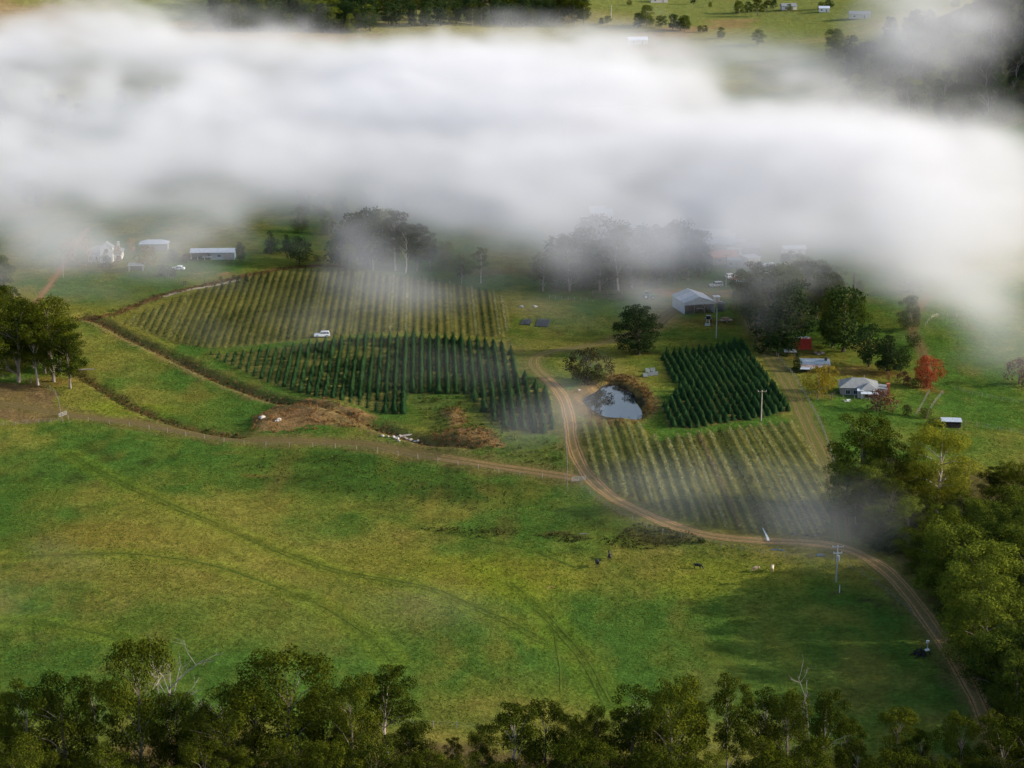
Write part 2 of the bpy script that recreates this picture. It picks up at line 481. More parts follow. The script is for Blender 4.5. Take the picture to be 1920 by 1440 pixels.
# different swards in the big paddock; its sunlit band is painted in as lighter green
for px, py, rx, ry, col, w in (
    (150, 870, 360, 75, LUSH, .9), (760, 880, 400, 80, LUSH, .9), (1020, 975, 190, 50, LUSH, .7), (330, 1010, 360, 75, OLIVE, .85), (160, 1010, 200, 50, (0.150, 0.110, 0.022), .5), (700, 1060, 300, 50, (0.140, 0.135, 0.018), .5),
    (600, 1130, 420, 110, OLIVE, .55), (950, 1080, 260, 60, (0.150, 0.165, 0.015), .75), (1350, 1090, 200, 50, (0.150, 0.165, 0.018), .7), (300, 1200, 300, 60, GRASS, .6),  # brightest greens: sunlight on the slope put into the ground colour
    (950, 1320, 260, 60, OLIVE, .65), (1500, 1210, 330, 130, LUSH, .75), (1300, 1300, 320, 90, LUSH, .7), (1560, 1160, 90, 30, OLIVE, .6),
    (360, 690, 190, 60, LUSH, .55), (330, 730, 130, 18, OLIVE, .5), (470, 760, 110, 25, LUSH, .6), (230, 760, 120, 22, (0.125, 0.165, 0.014), .75), (250, 545, 170, 40, LUSH, .65),
    (450, 500, 190, 25, LUSH, .6), (1080, 610, 150, 40, LUSH, .5), (1620, 790, 160, 50, LUSH, .85), (1850, 770, 200, 60, LUSH, .7), (1800, 640, 140, 50, LUSH, .6), (1850, 850, 140, 40, LUSH, .6),
    (1250, 640, 130, 20, OLIVE, .6), (1300, 595, 90, 14, BROWN, .35), (1120, 545, 160, 20, LUSH, .4), (1240, 720, 60, 40, GRASS, .6), (1060, 690, 60, 30, OLIVE, .7),
    (960, 480, 90, 30, STRAW, .6), (960, 505, 120, 14, BROWN, .5), (1270, 535, 90, 9, REDDIRT, .75), (1400, 540, 60, 14, DIRT, .6), (1360, 600, 40, 10, MUD, .5),
    (1500, 660, 60, 30, (0.13, 0.09, 0.03), .6), (1600, 690, 60, 16, REDDIRT, .5), (1640, 700, 110, 8, BROWN, .6), (1738, 727, 40, 10, (0.20, 0.07, 0.03), .7), (1530, 745, 40, 8, (0.15, 0.09, 0.03), .5),
    (1200, 668, 60, 10, MUD, .6), (425, 522, 22, 5, REDDIRT, .8), (480, 525, 40, 4, REDDIRT, .5), (95, 532, 16, 8, BROWN, .5), (90, 715, 70, 18, BROWN, .6),
    (1025, 1105, 10, 4, DIRT, .6), (1560, 1110, 28, 4, MUD, .95), (1620, 1130, 30, 6, MUD, .9), (1640, 1138, 14, 5, MUD, .9), (1570, 1040, 80, 8, DIRT, .6), (1500, 1010, 130, 16, MUD, .55), (1350, 1000, 180, 12, MUD, .4),
    (420, 840, 60, 9, BROWN, .3), (640, 855, 190, 22, DEEP, .7), (880, 920, 190, 26, DEEP, .7), (560, 900, 150, 24, DEEP, .55), (760, 890, 260, 40, DEEP, .35), (1050, 990, 130, 22, DEEP, .5), (880, 995, 110, 9, DEEP, .75), (1060, 1008, 60, 6, (0.055, 0.036, 0.016), .8), (1220, 1010, 80, 20, (0.042, 0.034, 0.014), .75), (480, 885, 36, 8, BROWN, .6),
    (560, 780, 110, 28, BROWN, .7), (650, 780, 60, 16, (0.16, 0.085, 0.03), .6), (880, 830, 80, 20, BROWN, .6), (990, 870, 70, 16, STRAW, .5), (760, 836, 90, 12, (0.15, 0.09, 0.035), .6), (700, 805, 60, 14, OLIVE, .5),
    (300, 1430, 200, 30, (0.16, 0.10, 0.045), .8), (900, 1445, 220, 22, (0.13, 0.09, 0.04), .7)):
    C = mixc(C, blob(px, py, rx, ry, 0.25) * w, col)

# dark tussocks and thistles strewn through the wetter grass
wet = np.clip(blob(760, 890, 420, 110, .2) + blob(1100, 1000, 200, 50, .2) + blob(150, 880, 300, 90, .2), 0, 1)
C = mixc(C, wet * sstep(0.56, 0.70, fbm(GX, GY * 0.5, 5, 3, 44, .6)) * 0.7, (0.030, 0.042, 0.010))
C = mixc(C, sstep(0.60, 0.78, fbm(GX, GY * 0.5, 11, 4, 47, .6)) * 0.30, (0.13, 0.085, 0.025))

# planted blocks: bare-ish worked soil with grass strips (the strips come from the material)
rows = np.zeros(GX.shape)
for poly, col, w in ((V1, (0.092, 0.090, 0.028), .85), (V2, (0.085, 0.084, 0.026), .9), (V3, (0.080, 0.066, 0.024), .9), (V4, (0.074, 0.084, 0.026), .85)):
    m = in_poly(GX, GY, poly)
    C = np.where(m[..., None], mixc(C, np.full(GX.shape, w), col), C)
    rows = np.where(m, 1.0, rows)
rows = np.where(in_poly(GX, GY, V3), 0.35, rows)
rows = np.where(in_poly(GX, GY, V2), 0.6, rows)
C = np.where(in_poly(jx, jy, NOTCH)[..., None], mixc(C, np.full(GX.shape, .6), (0.075, 0.095, 0.022)), C)
pm = in_poly(jx, jy, PLOUGH)
C = np.where(pm[..., None], mixc(C, np.full(GX.shape, .85), (0.130, 0.080, 0.040)), C)
for s in SCRUB:
    C = np.where(in_poly(jx, jy, s)[..., None], mixc(C, np.full(GX.shape, .85), (0.190, 0.112, 0.050)), C)
C = np.where(in_poly(jx, jy, WOOD)[..., None], mixc(C, 0.75 + 0 * n_mid, FOREST), C)
C = np.where(in_poly(jx, jy, FRONT)[..., None], mixc(C, 0.45 + 0.4 * (n_mid > .5), (0.10, 0.072, 0.030)), C)

# along the lines
def line_paint(line, width, col, w, soft=1.6, jitter=2.0):
    global C
    d = dist_line(GX, GY, line, width * soft + 6) + jitter * (n_fine - 0.5) * 2
    C = mixc(C, w * sstep(width * soft, width * 0.6, d), col)
line_paint(CREEK, 1.3, (0.085, 0.060, 0.028), .8)
line_paint(CREEK + np.array([-.8, -3.2]), 1.2, (0.19, 0.135, 0.065), .6, 1.5, 1.5)
line_paint(CREEK, 4.0, (0.125, 0.092, 0.034), .4, 1.5, 4)
line_paint(DITCH, 1.6, (0.105, 0.070, 0.028), .85)
line_paint(HEDGE, 1.7, (0.120, 0.070, 0.030), .85)
line_paint(PALE, 1.0, (0.42, 0.36, 0.26), .8, 1.5, .5)
line_paint(ORANGE, 1.2, REDDIRT, .7, 1.4, 1.0)
line_paint(TRACK, 5.0, (0.13, 0.10, 0.035), .7, 1.6, 4)
line_paint(ROAD, 3.4, (0.13, 0.105, 0.035), .75, 1.6, 3)
line_paint(YARD, 3.5, (0.19, 0.125, 0.055), .6, 1.8, 3)
line_paint(LANE, 3.6, (0.105, 0.098, 0.030), .6, 1.6, 2)
line_paint(LANE2, 2.0, (0.14, 0.105, 0.045), .6, 1.4, 1)
for i, wl in enumerate(WHEELS):
    d = dist_line(GX, GY, wl, 8)
    C = mixc(C, (0.6 if i < 4 else 0.3) * np.exp(-(d / 1.3) ** 2), (0.052, 0.080, 0.010))
    C = mixc(C, (0.4 if i < 4 else 0.15) * np.exp(-((d - 2.4) / 1.2) ** 2), (0.125, 0.170, 0.016))
# pond margin
r = np.hypot((jx - POND_C[0]) / 7.4, (jy - POND_C[1]) / 18.0)
C = mixc(C, sstep(1.75, 1.25, r) * .85, (0.14, 0.085, 0.032))
C = mixc(C, sstep(1.02, 0.9, r), (0.03, 0.026, 0.018))

# beyond the fog: open hill paddocks in straw and green
far = sstep(1150, 1400, GY)
fcol = np.zeros_like(C); fcol[:] = (0.200, 0.180, 0.060)
fcol = mixc(fcol, sstep(.45, .6, fbm(GX, GY, 170, 3, 71)) * .8, (0.125, 0.150, 0.036))
fcol = mixc(fcol, sstep(.56, .68, fbm(GX, GY, 90, 4, 72)) * .7, (0.23, 0.145, 0.07))
C = mixc(C, far, 0); C = C + fcol * far[..., None]
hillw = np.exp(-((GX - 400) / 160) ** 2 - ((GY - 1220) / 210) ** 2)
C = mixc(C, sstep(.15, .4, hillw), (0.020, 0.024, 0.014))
C = C * (0.82 + 0.36 * n_fine)[..., None]

nv = GX.size
ny, nx = GX.shape
ii = np.arange(nv).reshape(ny, nx)
gf = np.stack([ii[:-1, :-1], ii[:-1, 1:], ii[1:, 1:], ii[1:, :-1]], -1).reshape(-1, 4)

m_ground, nt, bs = nodes("pasture")
L = nt.links
att = N(nt, 'ShaderNodeAttribute', attribute_name="cover")
arow = N(nt, 'ShaderNodeAttribute', attribute_name="rows")
tc = N(nt, 'ShaderNodeTexCoord')
def noise(scale, detail=4, rough=.6, st=(1, 1, 1)):
    mp = N(nt, 'ShaderNodeMapping'); mp.inputs['Scale'].default_value = st
    n = N(nt, 'ShaderNodeTexNoise'); n.inputs['Scale'].default_value = scale; n.inputs['Detail'].default_value = detail; n.inputs['Roughness'].default_value = rough
    L.new(tc.outputs['Object'], mp.inputs[0]); L.new(mp.outputs[0], n.inputs[0])
    return n.outputs[0]
def math_n(op, a, b=None, c=None):
    n = N(nt, 'ShaderNodeMath', operation=op)
    for i, v in enumerate((a, b, c)):
        if v is None: continue
        if isinstance(v, (int, float)): n.inputs[i].default_value = v
        else: L.new(v, n.inputs[i])
    return n.outputs[0]
def mixrgb(mode, fac, a, b):
    n = N(nt, 'ShaderNodeMix', data_type='RGBA', blend_type=mode)
    for s, v in ((n.inputs['Factor'], fac), (n.inputs[6], a), (n.inputs[7], b)):
        if isinstance(v, (int, float)): s.default_value = v
        elif isinstance(v, tuple): s.default_value = v
        else: L.new(v, s)
    return n.outputs[2]
tuft = noise(1.1, 5, .72)
clump = noise(0.28, 4, .6)
streak = noise(0.10, 4, .65, (1, 0.35, 1))
v1 = math_n('MULTIPLY_ADD', tuft, 1.9, 0.05)
v2 = math_n('MULTIPLY_ADD', clump, 1.1, 0.45)
vv = math_n('MULTIPLY', v1, v2)
col = mixrgb('MULTIPLY', 1.0, att.outputs['Color'], vv)
# hue drift: yellower and browner flecks of dry grass
dry = math_n('MULTIPLY', math_n('SMOOTH_MIN', math_n('MAXIMUM', math_n('SUBTRACT', streak, 0.50), 0.0), 0.2, 0.05), 1.3)
col = mixrgb('MIX', dry, col, (0.19, 0.15, 0.025, 1))
# grass strips between the planted rows
sx = N(nt, 'ShaderNodeSeparateXYZ'); L.new(tc.outputs['Object'], sx.inputs[0])
u = math_n('ADD', math_n('MULTIPLY', sx.outputs[0], math.cos(ROW_AZ)), math_n('MULTIPLY', sx.outputs[1], -math.sin(ROW_AZ)))
uw = math_n('ADD', u, math_n('MULTIPLY', math_n('SUBTRACT', clump, .5), 0.7))
ph = math_n('PINGPONG', math_n('DIVIDE', uw, 1.2), 1.0)
strip = math_n('MULTIPLY', math_n('SMOOTHSTEP' if False else 'MULTIPLY', math_n('MAXIMUM', math_n('SUBTRACT', ph, 0.45), 0.0), 2.2), arow.outputs['Fac'])
strip = math_n('MULTIPLY', strip, math_n('MULTIPLY_ADD', streak, 1.6, -0.05))
col = mixrgb('MIX', math_n('MINIMUM', math_n('MAXIMUM', strip, 0.0), 1.0), col, mixrgb('MULTIPLY', 1.0, (0.205, 0.180, 0.040, 1), vv))
L.new(col, bs.inputs['Base Color'])
bs.inputs['Roughness'].default_value = 0.9
bs.inputs['Specular IOR Level'].default_value = 0.0
hgt = math_n('ADD', math_n('MULTIPLY', tuft, 0.55), math_n('MULTIPLY', clump, 0.9))
bp = N(nt, 'ShaderNodeBump'); bp.inputs['Strength'].default_value = 1.0; bp.inputs['Distance'].default_value = 1.1
L.new(hgt, bp.inputs['Height']); L.new(bp.outputs[0], bs.inputs['Normal'])

me = mesh_np("ground", np.stack([GX, GY, GZ], -1).reshape(-1, 3), gf, m_ground, smooth=True)
a = me.attributes.new("cover", 'FLOAT_COLOR', 'POINT')
a.data.foreach_set("color", np.concatenate([C.reshape(-1, 3), np.ones((nv, 1))], 1).astype(np.float32).ravel())
a = me.attributes.new("rows", 'FLOAT', 'POINT')
a.data.foreach_set("value", rows.astype(np.float32).ravel())
tag(link("ground", me), "green and straw coloured pasture covering the valley floor", kind="structure")

# ------------------------------------------------------------------ dirt roads, draped ribbons with two wheel ruts
def roadmat(name, rut, verge, mid):
    m, nt, b = nodes(name)
    L = nt.links
    at = N(nt, 'ShaderNodeAttribute', attribute_name="across")
    tc = N(nt, 'ShaderNodeTexCoord')
    n1 = N(nt, 'ShaderNodeTexNoise'); n1.inputs['Scale'].default_value = 0.9; n1.inputs['Detail'].default_value = 5; n1.inputs['Roughness'].default_value = .7
    L.new(tc.outputs['Object'], n1.inputs[0])
    ad = N(nt, 'ShaderNodeMath', operation='MULTIPLY_ADD'); ad.inputs[1].default_value = 0.5
    sb = N(nt, 'ShaderNodeMath', operation='SUBTRACT'); sb.inputs[1].default_value = 0.5; L.new(n1.outputs[0], sb.inputs[0])
    L.new(sb.outputs[0], ad.inputs[0]); L.new(at.outputs['Fac'], ad.inputs[2])
    rp = N(nt, 'ShaderNodeValToRGB')
    e = rp.color_ramp.elements
    e[0].position = 0.0; e[0].color = (*mid, 1)
    e[1].position = 1.0; e[1].color = (*verge, 1)
    for p, c in ((0.20, mid), (0.34, rut), (0.62, rut), (0.80, verge)):
        x = e.new(p); x.color = (*c, 1)
    L.new(ad.outputs[0], rp.inputs[0])
    mu = N(nt, 'ShaderNodeMix', data_type='RGBA', blend_type='MULTIPLY'); mu.inputs['Factor'].default_value = 0.7
    n2 = N(nt, 'ShaderNodeTexNoise'); n2.inputs['Scale'].default_value = 2.5; n2.inputs['Detail'].default_value = 6; L.new(tc.outputs['Object'], n2.inputs[0])
    m2 = N(nt, 'ShaderNodeMath', operation='MULTIPLY_ADD'); m2.inputs[1].default_value = 1.6; m2.inputs[2].default_value = 0.2; L.new(n2.outputs[0], m2.inputs[0])
    L.new(rp.outputs[0], mu.inputs[6]); L.new(m2.outputs[0], mu.inputs[7]); L.new(mu.outputs[2], b.inputs['Base Color'])
    b.inputs['Roughness'].default_value = 0.95; b.inputs['Specular IOR Level'].default_value = 0.0
    bp = N(nt, 'ShaderNodeBump'); bp.inputs['Strength'].default_value = 0.6; bp.inputs['Distance'].default_value = 0.25
    L.new(n1.outputs[0], bp.inputs['Height']); L.new(bp.outputs[0], b.inputs['Normal'])
    return m

def ribbon(name, line, width, mat, label, lift=0.05, ragged=0.5):
    d = np.gradient(line, axis=0); d /= np.linalg.norm(d, axis=1)[:, None]
    nrm = np.stack([-d[:, 1], d[:, 0]], 1)
    k = 9
    s = np.linspace(-1, 1, k)
    w = width * (1 + ragged * (fbm(np.arange(len(line)) * 1.5, np.zeros(len(line)), 9, 3, 91) - .5)[:, None] * np.ones(k)[None])
    x = line[:, 0:1] + nrm[:, 0:1] * s[None] * w; y = line[:, 1:2] + nrm[:, 1:2] * s[None] * w
    z = GRD(x, y) + lift - 0.06 * np.exp(-((np.abs(s) - .5) / .2) ** 2)[None] - 0.05 * (np.abs(s) > .95)[None]
    i = np.arange(len(line) * k).reshape(-1, k)
    f = np.stack([i[:-1, :-1], i[:-1, 1:], i[1:, 1:], i[1:, :-1]], -1).reshape(-1, 4)[:, ::-1]
    me = mesh_np(name, np.stack([x, y, z], -1).reshape(-1, 3), f, mat, True)
    a = me.attributes.new("across", 'FLOAT', 'POINT')
    a.data.foreach_set("value", np.tile(np.abs(s), len(line)).astype(np.float32))
    return tag(link(name, me), label, kind="structure")

def GRD(x, y):
    """height of the ground mesh itself (bilinear in its own grid)"""
    x = np.asarray(x, float); y = np.asarray(y, float)
    i = np.clip(np.searchsorted(gx, x) - 1, 0, len(gx) - 2); j = np.clip(np.searchsorted(gy, y) - 1, 0, len(gy) - 2)
    fx = (x - gx[i]) / (gx[i + 1] - gx[i]); fy = (y - gy[j]) / (gy[j + 1] - gy[j])
    return (GZ[j, i] * (1 - fx) + GZ[j, i + 1] * fx) * (1 - fy) + (GZ[j + 1, i] * (1 - fx) + GZ[j + 1, i + 1] * fx) * fy

m_road = roadmat("dirt road", (0.310, 0.180, 0.085), (0.115, 0.102, 0.032), (0.165, 0.120, 0.048))
m_trk = roadmat("farm track", (0.130, 0.088, 0.042), (0.105, 0.088, 0.030), (0.110, 0.090, 0.032))
nrd = int(len(ROAD) * .80)
ribbon("bend_track", ROAD[nrd - 1:], 1.9, roadmat("worn grass track", (0.185, 0.130, 0.060), (0.105, 0.105, 0.028), (0.120, 0.108, 0.032)), "worn grassy track bending up from the pond towards the tin shed")
ribbon("dirt_road", ROAD[:nrd], 2.2, m_road, "pale two-rut dirt road curving past the pond and the lower vine block")
ribbon("yard_track", YARD, 2.3, m_trk, "brown vehicle track leading up to the open tin shed")
m_trk2 = roadmat("paddock track", (0.240, 0.145, 0.068), (0.115, 0.095, 0.033), (0.130, 0.098, 0.038))
ntk = len(TRACK)
ribbon("farm_track", TRACK[:int(ntk * .23)], 2.2, m_trk2, "orange dirt track joining the main road at the pond paddock gate")
ribbon("paddock_track", TRACK[int(ntk * .23) - 1:], 2.2, m_trk, "dull brown track along the top of the big paddock")
m_lane = roadmat("grassy lane", (0.150, 0.108, 0.048), (0.092, 0.098, 0.026), (0.098, 0.100, 0.028))
ribbon("lane", LANE, 2.4, m_lane, "grassy rutted lane down beside the dark young conifers")
ribbon("red_track", ORANGE, .8, roadmat("red dirt", (0.26, 0.135, 0.065), (0.16, 0.115, 0.04), (0.21, 0.12, 0.05)), "straight orange dirt track up the slope by the homestead")
ribbon("house_track", LANE2, 1.4, m_trk, "curving dirt drive behind the red autumn tree")

# wheel marks pressed into the paddock grass
m_wheel = plain("flattened grass", (0.072, 0.102, 0.016), .95, .45, .4, spec=0.0)
def wheel_mark(line, label, off):
    d = np.gradient(line, axis=0); d /= np.linalg.norm(d, axis=1)[:, None]
    nrm = np.stack([-d[:, 1], d[:, 0]], 1)
    V, F = [], []
    n = len(line)
    for s in off:
        w = 0.19 * np.clip(-1.0 + 3.4 * fbm(np.arange(n) * 2.0, np.full(n, s * 9.0), 13, 3, 92), .02, 2)[:, None]
        c = line + nrm * (s + 0.35 * (fbm(np.arange(n) * 2.0, np.full(n, s), 14, 2, 93) - .5))[:, None]
        a, b = c - nrm * w, c + nrm * w
        base = sum(len(v) for v in V)
        xy = np.stack([a, b], 1).reshape(-1, 2)
        V.append(np.concatenate([xy, (GRD(xy[:, 0], xy[:, 1]) + .05)[:, None]], 1))
        k = np.arange(n - 1) * 2 + base
        F.append(np.stack([k, k + 2, k + 3, k + 1], 1)[:, ::-1])
    tag(link("wheel_marks", mesh_np("wheel_marks", np.concatenate(V), np.concatenate(F), m_wheel)), label, kind="structure")
for wl, off, lab in zip(WHEELS, ((-.8, .8), (0.0,), (0.0,), (-.7, .7), (0.0,), (0.0,)), ("long double wheel marks sweeping down across the big paddock", "curved stock path across the lower paddock", "short stock path in the paddock's lower corner",
    "double wheel marks running down the middle of the paddock", "straight faint mark running to the foreground trees", "faint stock path along the upper paddock")):
    wheel_mark(wl, lab, off)

# ------------------------------------------------------------------ pond
m_water, nt, b = nodes("pond water")
b.inputs['Base Color'].default_value = (0.014, 0.016, 0.016, 1)
b.inputs['Roughness'].default_value = 0.03
b.inputs['IOR'].default_value = 1.42
b.inputs['Specular IOR Level'].default_value = 0.9
b.inputs['Metallic'].default_value = 0.0
tcw = N(nt, 'ShaderNodeTexCoord'); nw = N(nt, 'ShaderNodeTexNoise'); nw.inputs['Scale'].default_value = 1.2; nw.inputs['Detail'].default_value = 2
nt.links.new(tcw.outputs['Object'], nw.inputs[0])
bw = N(nt, 'ShaderNodeBump'); bw.inputs['Strength'].default_value = 0.02; bw.inputs['Distance'].default_value = 0.05
nt.links.new(nw.outputs[0], bw.inputs['Height']); nt.links.new(bw.outputs[0], b.inputs['Normal'])
pv = [(float(POND_C[0]), float(POND_C[1]), WATER_Z)]
pn = 48
for k in range(pn):
    t = 2 * math.pi * k / pn
    q = 1.22 + 0.02 * math.sin(3 * t + 1) + 0.0 * math.sin(7 * t)
    pv.append((POND_C[0] + 7.4 * q * math.cos(t), POND_C[1] + 18 * q * math.sin(t), WATER_Z))
tag(link("pond_water", mesh_np("pond_water", pv, [(0, 1 + k, 1 + (k + 1) % pn) for k in range(pn)], m_water)), "still pond mirroring the pale sky and dark trees", kind="structure")
# ------------------------------------------------------------------ foliage
M_BARK = plain("eucalypt bark", (0.24, 0.20, 0.17), .9, .45, 0.8, col2=(0.11, 0.085, 0.07), stretch=(3, 3, .6))
M_PALEBARK = plain("pale bark", (0.42, 0.38, 0.34), .85, .3, 0.8, col2=(0.26, 0.20, 0.17), stretch=(3, 3, .6))
M_DARKBARK = plain("dark bark", (0.075, 0.055, 0.042), .95, .4, 1.2, stretch=(3, 3, .6))
M_DEAD = plain("dead wood", (0.22, 0.20, 0.185), .9, .3, 1.0)
L_EUC = leafmat("eucalypt leaves", (0.007, 0.016, 0.003), (0.080, 0.092, 0.008), .12)
L_EUC2 = leafmat("blue eucalypt leaves", (0.014, 0.030, 0.006), (0.140, 0.165, 0.018), .15)
L_SUNLIT = leafmat("sunlit-toned eucalypt leaves", (0.060, 0.078, 0.008), (0.220, 0.220, 0.020), .3)  # lighter, yellower eucalypt leaves: the crown's sunlight is put into the colour
L_PINE = leafmat("pine needles", (0.008, 0.018, 0.008), (0.026, 0.042, 0.014), .08)
L_CYP = leafmat("cypress foliage", (0.012, 0.026, 0.010), (0.042, 0.066, 0.016), .12)
L_XMAS = leafmat("young conifer foliage", (0.009, 0.030, 0.012), (0.040, 0.084, 0.026), .12)
L_YELLOW = leafmat("yellowing leaves", (0.10, 0.085, 0.010), (0.26, 0.19, 0.022), .3)
L_ORANGE = leafmat("orange autumn leaves", (0.20, 0.11, 0.03), (0.34, 0.20, 0.06), .25)
L_RED = leafmat("red autumn leaves", (0.12, 0.024, 0.012), (0.33, 0.075, 0.028), .15)
L_BRONZE = leafmat("bronze leaves", (0.060, 0.028, 0.020), (0.13, 0.060, 0.035), .2)
L_VINE = leafmat("vine leaves", (0.110, 0.120, 0.040), (0.250, 0.245, 0.095), .25)
L_VINE_D = leafmat("dark vine leaves", (0.020, 0.034, 0.012), (0.070, 0.080, 0.022), .2)
L_VINE_B = leafmat("russet vine leaves", (0.125, 0.100, 0.045), (0.230, 0.185, 0.085), .25)
L_SCRUB = leafmat("bracken", (0.095, 0.048, 0.018), (0.250, 0.140, 0.055), .2)
L_SCRUB_G = leafmat("green scrub", (0.028, 0.040, 0.010), (0.092, 0.105, 0.024), .2)
L_RUSH = leafmat("dark rushes", (0.022, 0.026, 0.010), (0.075, 0.062, 0.022), .2)
L_TUSS = leafmat("pasture tussocks", (0.062, 0.105, 0.011), (0.165, 0.180, 0.024), .3)
L_REED = leafmat("dry reeds", (0.085, 0.048, 0.020), (0.190, 0.120, 0.048), .2)

def leaves(cent, rad, n, size, g, zbias=0.25, flatten=0.7, inner=0.74, tilt=0.75, aspect=0.7):
    """n leaf faces spread through the outer part of an ellipsoid clump; each faces roughly outwards"""
    d = g.normal(size=(n, 3)); d[:, 2] += zbias
    d /= np.linalg.norm(d, axis=1)[:, None]
    r = inner + (1 - inner) * g.random(n) ** 0.6
    lump = 1 + 0.22 * np.sin(d[:, 0] * 5 + cent[0]) * np.sin(d[:, 1] * 5 + cent[1]) + 0.12 * g.normal(size=n)
    sc = np.array([rad, rad, rad * flatten])
    p = np.asarray(cent) + d * sc * (r * lump)[:, None]
    nn = d / sc; nn /= np.linalg.norm(nn, axis=1)[:, None]
    nn = nn + tilt * g.normal(size=(n, 3)); nn /= np.linalg.norm(nn, axis=1)[:, None]
    t = np.cross(nn, g.normal(size=(n, 3))); t /= np.linalg.norm(t, axis=1)[:, None]
    b = np.cross(nn, t)
    s = (size * (0.6 + 0.8 * g.random(n)))[:, None]
    k = aspect
    v = np.stack([p - t * s * .5 - b * s * k * .35, p + t * s * .5 - b * s * k * .25, p + t * s * .1 + b * s * k * .6], 1)
    return v.reshape(-1, 3)

class Tree:
    pass

def make_tree(seed, h, rad, base=0.32, shape='dome', nclump=34, clump=(1.3, 2.3), leaf=0.55, per=150, flatten=0.7, trunk_r=None, limbs=9, lean=0.03, multi=1, leafmat_=None, bark=None, tilt=0.75, fill=0.35):
    g = np.random.default_rng(seed)
    T = Tree(); T.h = h; T.r = rad; T.leaf = leafmat_; T.bark = bark
    tr = trunk_r or h * 0.017
    cents = []
    tries = 0
    asym = 1 + 0.25 * g.normal(size=8)
    while len(cents) < nclump and tries < 4000:
        tries += 1
        a = g.random() * 2 * math.pi
        f = g.random()
        if shape == 'dome':      env = math.sqrt(max(0, 1 - (abs(f - 0.42) / 0.62) ** 2.2))
        elif shape == 'cone':    env = (1 - f) ** 0.75 * (0.72 + 0.28 * math.cos(f * 14)) + 0.05
        elif shape == 'column':  env = math.sqrt(max(0.02, 1 - (abs(f - 0.4) / 0.64) ** 2.6))
        elif shape == 'flat':    env = 0.45 + 0.55 * math.sin(math.pi * min(1, f * 1.1)) if f > .25 else 0.5 + f
        else:                    env = math.sqrt(max(0, 1 - (2 * f - 1) ** 2))
        env *= asym[int(a / (2 * math.pi) * 8) % 8]
        rr = env * (fill + (1 - fill) * math.sqrt(g.random()))
        c = np.array([rad * rr * math.cos(a), rad * rr * math.sin(a), h * (base + (1 - base) * f)])
        cr = clump[0] + (clump[1] - clump[0]) * g.random()
        if f > .85: cr *= .75
        c[:2] *= max(0.0, 1 - cr * .5 / rad); c[2] = min(c[2], h - cr * flatten * .85)
        if all(np.linalg.norm((c - o[0]) * (1, 1, 1.3)) > 0.62 * (cr + o[1]) * (0.9 if tries < 1500 else 0.5) for o in cents):
            cents.append((c, cr))
    V = np.concatenate([leaves(c, cr, max(12, int(per * (cr / clump[1]) ** 2)), leaf, g, flatten=flatten, tilt=tilt) for c, cr in cents])
    T.crown = mesh_np("crown", V, np.arange(len(V)).reshape(-1, 3), leafmat_)
    mb = MB()
    for m in range(multi):
        off = np.array([0, 0]) if multi == 1 else g.normal(size=2) * tr * 2.2
        tip = np.array([h * lean * g.normal() + off[0] * 4, h * lean * g.normal() + off[1] * 4, h * 0.80])
        pts = [np.array([off[0], off[1], -0.6])]
        for k in range(1, 6):
            f = k / 5
            pts.append(np.array([off[0], off[1], 0]) * (1 - f) + tip * f + np.array([*(g.normal(size=2) * h * .008), 0]))
        mb.tube(pts, [tr * 1.35, tr, tr * .85, tr * .62, tr * .4, tr * .12], 7)
        order = sorted(cents, key=lambda c: g.random())[:limbs]
        for c, cr in order:
            zf = np.clip((c[2] / h - 0.16 - 0.1 * g.random()) / 0.80, 0.12, 0.8)
            i = int(zf * 5); fr = zf * 5 - i
            a = pts[i] * (1 - fr) + pts[min(i + 1, 5)] * fr
            mid = a * .5 + c * .5 + np.array([*(g.normal(size=2) * .25), 0.10 * (c[2] - a[2])])
            r0 = tr * (0.55 - 0.35 * zf)
            mb.tube([a, mid, c + np.array([0, 0, -cr * .2])], [r0, r0 * .6, r0 * .2], 5, cap=False)
    T.trunk = mb.mesh("trunk", bark)
    return T

def make_bare(seed, h, spread, bark, n=5, depth=3, r0=None, up=0.75):
    g = random.Random(seed)
    mb = MB()
    def grow(p, d, L, r, lev):
        q = p + d * L
        mid = p + d * L * .5 + Vector((g.gauss(0, .06), g.gauss(0, .06), g.gauss(0, .04))) * L
        mb.tube([p, mid, q], [r, r * .75, r * .5], 5 if lev > 1 else 4, cap=False)
        if lev == 0: return
        for k in range(n if lev == depth else 3):
            t = 0.35 + .65 * g.random()
            s = p + d * L * t
            nd = (d * up + Vector((g.gauss(0, 1), g.gauss(0, 1), g.gauss(0.2, .5))).normalized() * spread).normalized()
            grow(s, nd, L * (0.42 + .25 * g.random()), r * .48, lev - 1)
    grow(Vector((0, 0, -.3)), Vector((g.gauss(0, .04), g.gauss(0, .04), 1)).normalized(), h * .68, r0 or h * .014, depth)
    T = Tree(); T.h = h; T.r = h * .3; T.crown = None
    T.trunk = mb.mesh("trunk", bark)
    return T

